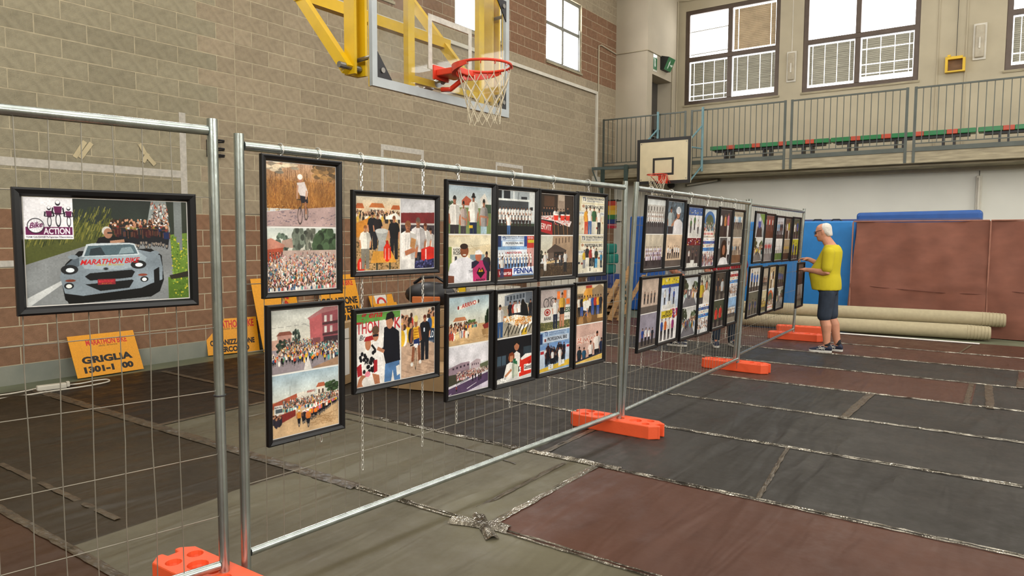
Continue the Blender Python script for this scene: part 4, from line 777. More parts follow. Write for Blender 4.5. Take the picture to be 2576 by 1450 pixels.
def p_banner(c):
    c.rect(0, 0, 1, 1, '#6f8fb6'); c.rect(.0, .0, .1, .25, '#2c3c6a'); c.rect(.1, 0, .8, .11, '#c0cad6'); c.text('TECNOELETTRICA BRIANZA', .14, .03, .03, '#26283a', w=.6, bold=.01); c.text('IMPIANTI ELETTRICI CIVILI', .2, .065, .025, '#3a4468', w=.5); c.text('T3', .13, .095, .07, '#26407a', w=.08, bold=.02); c.rect(.13, .12, .72, .24, '#d6dbe0'); c.text('PROFESSIONAL BIKE', .22, .19, .05, '#22242c', w=.47, bold=.01); c.rect(.72, 0, .8, .25, '#2c4a8a'); c.rect(.8, 0, 1, .28, '#b84038'); c.rect(.82, .09, 1, .16, '#c8b83a'); c.text('RENER', .82, .07, .05, '#e8e4e0', w=.16); c.rect(.0, .25, .8, .32, '#8fb0d0'); c.text('Prolectra', .35, .3, .035, '#2a4a8a', w=.25); c.rect(0, .32, .8, .5, '#d8dce2'); c.text("7  MARATHON BIKE", .2, .41, .05, '#b83a38', w=.45, bold=.015); c.rect(.8, .28, 1, .75, '#c89a94'); c.rect(.0, .75, .4, .93, '#8a2a32'); c.text('Vinarte', .05, .89, .09, '#e6dcd8', w=.32, bold=.02, shear=.2); c.rect(.4, .72, 1, .9, '#dfe3ea')
    c.rect(0, .93, 1, 1, '#5a5248')
    for j in range(3):
        for i in range(11): c.man(.06+.085*i+c.r.uniform(-.01, .01), .6+.07*j, .22, '#eceae6', '#3a2a30', '#9a6a54')
    c.text('PENNA', .44, .87, .12, '#23408a', w=.54, bold=.03); c.man(.13, .96, .5, '#dedcd8', '#3a4468')
def p_servit(c):
    c.rect(0, 0, 1, 1, '#3a2c24'); c.rect(.5, 0, .72, .5, '#9a8878'); c.rect(.53, .0, .7, .15, '#b8a898'); c.rect(.1, .05, .4, .3, '#5a4030')
    for i in range(5): c.man(.1+.08*i, .75, .46, '#23232a', '#22222a')
    for i in range(4): c.man(.42+.09*i, .78, .44, ('#e4e0da', '#b8b0a8', '#26262e', '#22222a')[i], '#26262c')
    c.man(.82, .78, .5, '#22222a', '#22222a'); c.poly([(0, .54), (.35, .52), (.95, .66), (.88, .8), (.4, .66), (0, .62)], '#d8ccc8'); c.speck(.02, .55, .4, .62, 60, ('#c84a40', '#e8dcd6', '#b03028'), .008, .014); c.speck(.4, .64, .9, .76, 70, ('#c84a40', '#b83a34', '#e0c8c0'), .008, .014)
    for x in (.46, .66, .82): c.poly([(x-.07, .5), (x+.07, .5), (x+.06, .64), (x-.06, .64)], '#d8402e'); c.ell(x, .5, .07, .018, '#eee6e0')
    c.poly([(0, .63), (.34, .7), (.36, 1), (0, .92)], '#b02c30'); c.text('ERVIT', .02, .85, .14, '#e6dcd4', w=.3, bold=.02, rot=.12)
    for x in (.4, .52, .68, .8): c.line(x, .72, x+.03, 1, .018, '#a8784a')
def p_tent(c):
    c.grad(0, .5, '#c9c8bc', '#d6cdb8'); c.poly([(.38, .0), (1, -.1), (1, .75), (.6, .7), (.36, .25)], '#a89078')
    for i in range(5): c.rect(.46+.1*i, .06-.01*i, .49+.1*i, .2-.01*i, '#6a5648')
    c.rect(0, .68, 1, 1, '#4e3e30'); c.speck(0, .72, 1, 1, 220, ('#5e4c3a', '#3c2e24', '#6a5640'), .01, .02); c.tree(.0, .5, .1, .15, '#3a3a30', 40); c.poly([(.44, .2), (.8, .36), (.78, .42), (.2, .42), (.22, .36)], '#5a4a42'); c.poly([(.24, .42), (.44, .42), (.42, .72), (.24, .7)], '#6a5a50'); c.rect(.42, .4, .72, .65, '#2a2220'); c.poly([(.12, .64), (.7, .58), (.7, .63), (.14, .7)], '#c8ae84'); c.speck(.2, .57, .65, .63, 30, ('#e8e4dc', '#c8c4bc', '#4a4438'), .012, .022)
    for x, s_ in ((.48, '#3a3438'), (.6, '#c8c4c0'), (.66, '#3a3438')): c.man(x, .75, .32, s_)
    c.man(.16, .86, .48, '#d8d4ce', '#dcd8d2'); c.man(.77, .92, .56, '#d6d2cc', '#22222a', '#6a4434'); c.ell(.06, .9, .08, .14, '#2a2624'); c.ell(.06, .9, .065, .11, '#5a4a3c')
def p_podium(c, dark=0):
    c.rect(0, 0, 1, 1, '#cabf9f'); c.rect(.12, .02, 1, .18, '#d8d2c0'); c.text('T3', .15, .12, .09, '#2c3c6a', w=.12, bold=.02); c.text('TECNOELETTRICA BRIANZA', .3, .08, .05, '#26283a', w=.68, bold=.015); c.text('IMPIANTI ELETTRICI CIVILI', .32, .14, .035, '#3a4468', w=.62); c.rect(.1, .2, 1, .38, '#ddd6c4'); c.text('PROFESSIONAL BIKE', .26, .31, .08, '#22242c', w=.7, bold=.015); c.ell(.18, .26, .05, .04, '#b08a70'); c.rect(0, .38, 1, 1, '#d2cab4')
    c.rect(.02, .4, .26, .52, '#d8d8d2'); c.text('NAVIMANIFO', .04, .46, .035, '#2c3c6a', w=.2); c.rect(.8, .4, 1, .5, '#d8d8d2'); c.text('BRIANZA', .82, .46, .035, '#2c3c6a', w=.16)
    for i in range(9): c.ell(.06+.11*i, .6+.28*c.r.random(), .035, .03, c.r.choice(('#8a4038', '#3a4a6a', '#b8a080', '#2a2c38')))
    for x, s_, p_, h in ((.3, '#d8a03a', '#b8482c', .72), (.44, '#e2ded6', '#4a6a9a', .76), (.6, '#3a6a44', '#c8c4ba', .74), (.8, '#e6e2da', '#24242c', .7)) if not dark else ((.25, '#d8b83a', '#8a8a90', .5), (.36, '#2a2a30', '#d8d4ca', .62), (.5, '#a83a38', '#26262c', .58), (.62, '#e2ded8', '#24242c', .62), (.72, '#28382e', '#3a90b8', .54), (.92, '#3a8ab0', '#3a4048', .42)): c.man(x, 1.0 if not dark else .88, h, s_, p_, '#b8805e')
    if dark: c.rect(.36, .84, .62, 1, '#e6e0d0'); c.text('1', .47, .96, .09, '#2a2a30', w=.03); c.rect(.1, .9, .36, 1, '#dcd4c2'); c.rect(.62, .9, .88, 1, '#dcd4c2'); c.text('2', .2, .99, .06, '#2a2a30'); c.text('3', .72, .99, .06, '#2a2a30')
def p_arrivo(c):
    c.grad(0, .6, '#a9bcc4', '#dad6c4'); c.rect(0, .6, 1, 1, '#cdae84'); c.poly([(.2, .2), (.74, .09), (.76, .15), (.22, .27)], '#e2d8cc'); c.text('ARRIVO', .31, .235, .085, '#b03a38', w=.36, bold=.025, rot=-.14); c.ell(.23, .22, .02, .04, '#8a3a34'); c.ell(.73, .12, .02, .04, '#4a3a34'); c.house(.12, .5, .42, .6, '#e0d8ca', '#c08460', n=4, rh=.08); c.tree(.56, .56, .13, .06, '#4c6238', 60); c.poly([(.9, .62), (1, .25), (1, .7), (.9, .72)], '#2a3a2a'); c.tree(.97, .5, .06, .16, '#22301f', 50); c.line(.6, .6, .6, .42, .005, '#8a8a80'); c.line(.75, .6, .75, .46, .005, '#8a8a80')
    c.rect(.12, .62, .42, .7, '#c85a38'); c.crowd(0, .45, .68, .9, 90, .18, .24, ('#e8e2d8', '#c8b8a8', '#b04a3c', '#4a5a7a', '#e0c898')); c.crowd(.42, .7, .6, .68, 80, .06, .1); c.line(0, .82, .45, .7, .006, '#8a8078'); c.poly([(.84, .64), (1, .6), (1, .8), (.9, .76)], '#8a3a34'); c.poly([(.82, .74), (1, .72), (1, .95), (.86, .9)], '#a8885e'); c.bike(.48, .88, .16, '#e0d8c8')
    for i in range(30): x = c.r.random(); y = c.r.uniform(.86, 1); c.line(x, y, x+.2, y-.01, .008, c.r.choice(('#b8986c', '#d8bc94')))
def p_road(c):
    c.grad(0, .4, '#d2d0d4', '#dcd8dc'); c.poly([(.0, .44), (.3, .36), (.52, .36), (.52, .58), (0, .68)], '#9a8690'); c.poly([(.54, .4), (.7, .33), (.8, .36), (.8, .52), (.56, .56)], '#b8a8ac')
    for i in range(5): c.rect(.1+.09*i, .44-.01*i, .14+.09*i, .48-.01*i, '#4a3c48')
    for i in range(4): c.rect(.58+.05*i, .42, .6+.05*i, .46, '#5a4a54')
    c.rect(0, .58, 1, 1, '#4c4a3c'); c.poly([(.78, .46), (1, .42), (1, .6), (.8, .58)], '#6a7058'); c.crowd(.2, 1, .56, .74, 480, .05, .08, ('#ece6e4', '#d8c8c8', '#c05a5a', '#4a4a6a', '#e8dcd4')); c.poly([(0, .86), (1, .64), (1, 1), (0, 1)], '#5e4a66'); c.poly([(0, .82), (1, .62), (1, .665), (0, .87)], '#d6d2d6'); c.text('P.I.GIESSEPI', .2, .82, .04, '#3a3444', w=.34, bold=.01, rot=-.2); c.poly([(.45, .93), (.7, .84), (.7, .85), (.46, .945)], '#d8d4d8'); c.poly([(.44, 1), (1, .86), (1, 1)], '#c8c0cc'); c.text('TOR TOTA', .55, .98, .06, '#4a4258', w=.4, bold=.02, rot=-.22)
    for x, y in ((.6, .8), (.67, .78), (.76, .82), (.81, .8)): c.man(x, y, .16, '#2a2632', '#2a2632')
    c.bike(.2, .98, .15, '#7a3a44'); c.line(0, 1, .08, .97, .01, '#e0dce0')
def p_food(c):
    c.grad(0, .3, '#d8d6ce', '#d0ccc4'); c.poly([(.2, .05), (.8, -.05), (.8, .25), (.2, .28)], '#8c929a'); c.poly([(.8, -.05), (1, .0), (1, .3), (.8, .25)], '#6a7078')
    for i in range(6): c.rect(.26+.09*i, .07-.008*i, .32+.09*i, .17-.008*i, '#4a525c')
    c.rect(0, .28, 1, 1, '#a8a090'); c.man(.08, .98, .75, '#e2deda', '#3f5f8a', hair='#1c1816', w=1.2)
    for x, s_ in ((.36, '#26222a'), (.47, '#a83a38'), (.52, '#e0dcd8'), (.62, '#e6e2de'), (.95, '#26262c')): c.man(x, .72, .55, s_, hair='#1e1816')
    c.poly([(.66, .3), (.74, .2), (.84, .3), (.9, .55), (.84, .66), (.66, .6)], '#1a1a20'); c.ell(.72, .26, .05, .1, '#1c1614'); c.poly([(.18, .55), (.5, .5), (1, .6), (1, .72), (.66, .84), (.2, .62)], '#d8d0c2'); c.speck(.2, .52, .6, .66, 80, ('#d8a860', '#e8dcc8', '#b8783c', '#f0e8dc'), .01, .024); c.speck(.5, .58, .98, .76, 130, ('#d09a58', '#e0b880', '#b87c40', '#c88a4a'), .012, .022); c.poly([(.64, .83), (1, .7), (1, .75), (.66, .9)], '#f0ece6'); c.rect(.64, .86, .67, 1, '#e8e4de'); c.rect(.3, .68, .33, 1, '#5a5650'); c.poly([(.7, .88), (.85, .82), (.85, 1), (.7, 1)], '#c8a83a')
    for i in range(8): c.line(.2+.1*i, .95, .3+.1*i, .75, .03, '#3a3630')
def p_drink(c):
    c.rect(0, 0, 1, 1, '#26262c'); c.poly([(0, .0), (1, .0), (1, .3), (0, .38)], '#1c1c22'); c.rect(0, .38, .26, .6, '#4a5a66'); c.rect(.13, .38, .145, .6, '#22242a'); c.rect(.76, .26, 1, .44, '#39444c'); c.poly([(0, .92), (1, .78), (1, 1), (0, 1)], '#d8d6d2'); c.rect(0, .6, 1, .64, '#34363c')
    c.poly([(.45, .4), (.56, .33), (.66, .4), (.68, .7), (.46, .7)], '#e4e0da'); c.ell(.56, .2, .075, .12, '#a87458'); c.poly([(.48, .2), (.5, .1), (.58, .07), (.65, .14), (.63, .2), (.56, .14)], '#201a18'); c.ell(.4, .46, .07, .1, '#c8926e'); c.poly([(.33, .5), (.35, .36), (.44, .33), (.5, .4), (.5, .55), (.46, .5), (.46, .42), (.37, .42), (.37, .55)], '#8a4a2c'); c.poly([(.2, .88), (.28, .6), (.38, .56), (.48, .6), (.5, .88), (.3, .98)], '#e6e2dc'); c.line(.24, .88, .42, .74, .06, '#c08a68'); c.rect(.43, .6, .62, .92, '#c8ccbc'); c.rect(.46, .5, .54, .62, '#2f6a4a'); c.rect(.44, .6, .5, .95, '#a8b0a0'); c.rect(.54, .56, .58, .64, '#2f6a4a')
    c.poly([(.66, .55), (.82, .44), (1, .46), (1, .92), (.64, .95)], '#d23a28'); c.poly([(.68, .52), (.82, .43), (1, .44), (1, .5), (.7, .57)], '#e8e4de'); c.rect(.78, .68, 1, .84, '#ece6e0'); c.text('Gatorade', .79, .80, .1, '#2a2a2c', w=.24, bold=.02); c.rect(.64, .72, .69, .86, '#ece6e0'); c.text('e2', .64, .82, .07, '#2a2a2c'); c.poly([(.9, .64), (.98, .6), (.98, .68), (.92, .7)], '#b02a20'); c.speck(.02, .9, .3, 1, 40, ('#e8e6e2', '#b8b8b4', '#f4f2ee'), .014, .02)
def p_ravasi(c):
    c.rect(0, 0, 1, 1, '#b0a4a0'); c.rect(.55, .05, .65, .25, '#e08040'); c.rect(.76, .04, .86, .24, '#e08040'); c.rect(.86, .26, .98, .4, '#e08040'); c.rect(.9, .04, 1, .24, '#d8ccc4')
    for x in (.2, .42): c.ell(x, .32, .09, .12, '#2a2a2c'); c.ell(x, .32, .075, .1, '#a89c98')
    c.line(.2, .32, .3, .18, .012, '#4a4a4c'); c.line(.3, .18, .42, .32, .012, '#4a4a4c'); c.line(.24, .2, .4, .17, .012, '#4a4a4c'); c.rect(.02, .42, 1, .8, '#d4d0c8'); c.ell(.24, .55, .1, .085, '#a83a34'); c.ell(.24, .55, .075, .06, '#d4d0c8'); c.ell(.24, .55, .045, .04, '#a83a34'); c.text('RAVASI', .14, .74, .075, '#1e1c20', w=.22, bold=.02); c.text('ACCESS', .55, .6, .12, '#2c4a34', w=.46, bold=.03); c.text('CASATENOVO CO', .58, .74, .04, '#4a4a4c', w=.4); c.rect(0, .8, 1, 1, '#6a6a48'); c.speck(0, .8, 1, 1, 160, ('#8a8858', '#4e5234', '#a89c6c'), .008, .018); c.man(.5, .98, .78, '#e4e0da', '#2c3448', hair='#2a1e1a'); c.man(.72, .96, .88, '#d0a84a', '#b88468', hair='#3a2a22'); c.rect(.65, .47, .8, .64, '#22222a')
def p_probike(c):
    c.rect(0, 0, 1, 1, '#8ba4c0'); c.rect(0, .04, .1, .3, '#2a3f66'); c.rect(.14, .0, .9, .12, '#a8bcd2'); c.text('T3', .16, .1, .1, '#26407a', w=.1, bold=.02); c.text('IMPIANTI ELETTRICI CIVILI', .32, .05, .035, '#2c3c68', w=.55); c.text('SISTEMI ANTINTRUSIONE', .32, .1, .03, '#2c3c68', w=.5); c.rect(.12, .13, .97, .28, '#c4cedb'); c.text('PROFESSIONAL BIKE', .26, .24, .085, '#1c1e26', w=.65, bold=.015); c.rect(.16, .18, .22, .25, '#8a4a40'); c.poly([(0, .36), (.4, .3), (.9, .3), (1, .34), (1, .42), (0, .44)], '#7c9cc6'); c.rect(.02, .45, .18, .92, '#c2ccd8'); c.rect(.04, .48, .15, .55, '#b03a40'); c.rect(.88, .4, 1, .85, '#c2ccd8'); c.rect(.9, .42, 1, .48, '#b03a40'); c.poly([(0, .92), (1, .8), (1, .95), (0, 1)], '#d0b04a')
    for i in range(22): c.man(.22+.62*c.r.random(), .7+.2*c.r.random(), .42, c.r.choice(('#1c1e2c', '#26283a', '#3a2430', '#22242e', '#d8d6d4')), '#1e202a', '#8a5a48')
    c.rect(.3, .84, .46, .96, '#dcdcd8'); c.text('2', .36, .94, .08, '#2a2a30'); c.rect(.66, .78, .84, .9, '#dcdcd8'); c.text('3', .72, .87, .07, '#2a2a30'); c.man(.68, .93, .5, '#e2deda', '#d8d4d0')
def p_riders2(c):
    c.grad(0, .3, '#d8cab0', '#d0b48c'); c.rect(0, .3, 1, 1, '#a8865c'); c.house(.0, .2, .25, .36, '#8a7a60', '#7a6a54', n=4, rh=.0); c.poly([(.26, .2), (.36, .05), (.66, .08), (.68, .28), (.28, .3)], '#d8a04a'); c.rect(.34, .0, .56, .07, '#b84a38'); c.poly([(.56, .12), (.86, -.02), (1, .08), (1, .36), (.6, .36)], '#9a8468'); c.rect(.0, .8, 1, 1, '#7a5c3c'); c.rect(.78, .5, 1, .9, '#c8a878')
    for i in range(9): c.man(.1+.1*i, .8, .55, ('#e2dcd0', '#26262e', '#d8b84a', '#c86a4a', '#e0d8cc', '#3a5a9a', '#b83a38', '#d8a03a', '#2a2c34')[i], ('#22242c', '#3a5a9a')[i % 2], '#a06a48')
    c.poly([(.24, .42), (.4, .36), (.5, .5), (.42, .68), (.26, .64)], '#e4e0d8'); c.ell(.36, .34, .05, .06, '#c8a03a'); c.ell(.18, .94, .1, .16, '#8a6a44'); c.ell(.18, .94, .085, .13, '#a8865c'); c.ell(.48, .86, .1, .15, '#8a6a44'); c.ell(.48, .86, .085, .12, '#a07c50'); c.line(.18, .92, .36, .7, .02, '#c88a4a'); c.line(.36, .7, .48, .86, .02, '#c88a4a'); c.line(.4, .6, .42, .84, .05, '#c89472')
def p_boys(c):
    c.rect(0, 0, 1, 1, '#c9aa9e')
    for i in range(6): c.rect(.05+.12*i, .32-.01*i, .15+.12*i, .5, '#dcc4b8'); c.speck(.05+.12*i, .34, .14+.12*i, .48, 5, ('#b8503c', '#c86a4a'), .01, .02)
    for x, s_, h, y in ((.15, '#2a3a44', .58, 1.06), (.32, '#2f5a74', .52, 1.04), (.56, '#e0d4cc', .66, 1.04), (.8, '#e6dcd4', .88, 1.04), (.97, '#2a3450', .6, .95)): c.man(x, y+.1, h*1.05, s_, '#22242c', '#9a6248', '#1c1614', w=1.15)
    c.poly([(0, .93), (1, .82), (1, .86), (0, .97)], '#3a3a48'); c.poly([(0, .97), (1, .86), (1, 1), (0, 1)], '#d8b86a')
def g_group(c, bg='#d4d2cc', low='#4a4648', shirts=('#e8e6e2', '#dcd8d4'), rows=2, n=8, wallc=None, h=.34):
    c.rect(0, 0, 1, 1, bg); c.rect(0, .68, 1, 1, low)
    if wallc: c.rect(0, .15, 1, .55, wallc); [c.rect(.1+.15*i, .2, .14+.15*i, .32, '#5a5450') for i in range(6)]
    for j in range(rows):
        for i in range(n): c.man(.08+.86*(i+.5)/n+c.r.uniform(-.02, .02), .68+.12*j, h, c.r.choice(shirts), c.r.choice(('#26262c', '#3a3438')), c.r.choice(('#a87458', '#8a5a44')))
def g_portrait(c, bg, cloth, hair, skin='#b88064', helm=None, other=None):
    c.rect(0, 0, 1, 1, bg); c.speck(0, 0, 1, .8, 120, [np.clip(C3(bg)*k, 0, 1) for k in (.6, .8, 1.15)], .03, .06)
    if other: c.man(.25, 1.3, 1.15, other, '#3a3a40', '#a87458', '#22201e', w=1.4); c.line(.3, .75, .66, .5, .09, '#b08064')
    c.poly([(.4, 1), (.45, .62), (.6, .54), (.8, .54), (.95, .64), (1, 1)], cloth); c.ell(.68, .36, .12, .17, hair); c.ell(.68, .38, .095, .14, skin)
    if helm: c.ell(.68, .26, .14, .12, helm); [c.line(.6+.05*i, .17, .6+.05*i, .34, .02, '#2a2a30') for i in range(4)]
def g_podium(c, bg, top, cols=('#e4e2de', '#3a3a42'), band=None):
    c.rect(0, 0, 1, 1, bg); c.rect(0, 0, 1, .25, top); c.speck(0, .02, 1, .24, 24, ('#e0e0dc', '#3a4a7a', '#c8b03a'), .02, .04, .6)
    if band: c.rect(0, .22, 1, .32, band)
    for x, y, h in ((.25, .86, .5), (.5, .76, .52), (.75, .88, .5)): c.man(x, y, h, c.r.choice(cols), '#26262c'); c.rect(x-.12, y, x+.12, 1, '#dcdad4'); c.text('213'[int(x*4)-1], x-.03, y+.1, .08, '#26262c')
def g_road(c, sky='#c2c6c8', jersey='#e2e0dc', n=1):
    c.grad(0, .4, sky, '#d8d8d2'); c.tree(.1, .3, .25, .3, '#3a4234', 60); c.tree(.85, .35, .2, .2, '#55604a', 40); c.poly([(.38, .4), (.58, .4), (1, 1), (0, 1)], '#77757a'); c.crowd(.62, 1, .4, .75, 60, .12, .3); c.crowd(0, .3, .42, .7, 40, .1, .2)
    for i in range(n): c.bike(.45+.1*i*(-1)**i, .8+.03*i, .4, jersey if i == 0 else c.r.choice(JER))
def g_banners(c, blue='#3f66a6', crowdc=('#b08a88', '#e4e0dc', '#8a4a50', '#5a5a78')):
    c.rect(0, 0, 1, 1, '#dcdad8')
    for k, (y0, y1, cc) in enumerate(((.0, .1, '#e4e2e0'), (.1, .2, blue), (.2, .32, '#d8d4c8'), (.34, .46, '#4a86c0'), (.46, .55, '#e0e0e0'))): c.rect(0, y0, 1, y1, cc); c.speck(.02, y0+.03, .98, y1-.03, 16, ('#c83a38', '#e0b83a', '#e8e8e8', '#2c3c6a'), .016, .03, .6)
    c.crowd(0, 1, .62, 1.05, 130, .14, .24, crowdc)
def g_arch(c, col='#4a7ab0'):
    c.grad(0, 1, '#cdd6da', '#cbb8a8'); c.ell(.5, .42, .42, .36, col); c.ell(.5, .46, .3, .28, '#5c6a54'); c.crowd(0, 1, .5, 1.0, 170, .1, .16); c.rect(0, .78, .9, .95, '#e2d8d0'); c.text('MARATHON BIKE', .04, .9, .07, '#c03a38', w=.8, bold=.02)
def g_pair(c, bg, a='#c88a4a', b='#c87a90'):
    c.rect(0, 0, 1, 1, bg); c.man(.48, 1.02, .92, a, '#26222a', w=.8); c.man(.72, 1.02, .98, b, '#d4d0cc', w=.8); c.ell(.15, .4, .08, .2, '#d8d4d4')
def g_girl(c):
    c.rect(0, 0, 1, 1, '#55585a'); c.rect(0, 0, .15, .4, '#d8d8d6'); c.rect(.72, 0, 1, 1, '#c8c6c4'); c.man(.9, 1.1, 1.0, '#e0dedc', '#26262c', '#5a3a2c'); c.ell(.5, .5, .26, .42, '#1e1616'); c.ell(.5, .46, .12, .19, '#a8745a'); c.poly([(.1, 1), (.25, .76), (.5, .72), (.78, .78), (.9, 1)], '#dedcdc')
def g_blue(c, bg='#b8b4b8', col='#3a5a9a', n=4, hy=1.0, h=.6):
    c.rect(0, 0, 1, 1, bg); c.rect(0, .8, 1, 1, '#6a625c')
    for i in range(n): c.man(.14+.76*(i+.5)/n, hy, h*c.r.uniform(.92, 1.08), c.r.choice((col, col, '#2c3440', '#e0dedc')), '#26262e', w=1.1)
def g_sport(c):
    c.rect(0, 0, 1, 1, '#e0dcda'); c.speck(.6, 0, 1, .3, 40, ('#a83a5a', '#c85a3a', '#6a3a7a'), .03, .05); c.rect(.12, .03, .72, .26, '#d8c23a'); c.text('SPORT', .34, .135, .085, '#26242a', w=.34, bold=.02, shear=.2); c.text('SPECIALIST', .17, .23, .075, '#26242a', w=.52, bold=.02, shear=.2)
    for x, s_ in ((.18, '#35589a'), (.38, '#d8783a'), (.58, '#e2dedc'), (.78, '#9a3a7a')): c.man(x, .98, .72, s_, '#24242a', w=.9)
def g_gokart(c):
    c.rect(0, 0, 1, 1, '#a9acae'); c.poly([(.45, 0), (1, 0), (1, .5)], '#7f9a4a'); c.poly([(.2, 1), (.3, .55), (.7, .55), (.85, 1)], '#3a3c40'); c.ell(.5, .42, .16, .2, '#34509a'); c.ell(.5, .24, .09, .1, '#d8d8da'); c.ell(.35, .72, .08, .12, '#22242a'); c.ell(.7, .72, .08, .12, '#22242a')
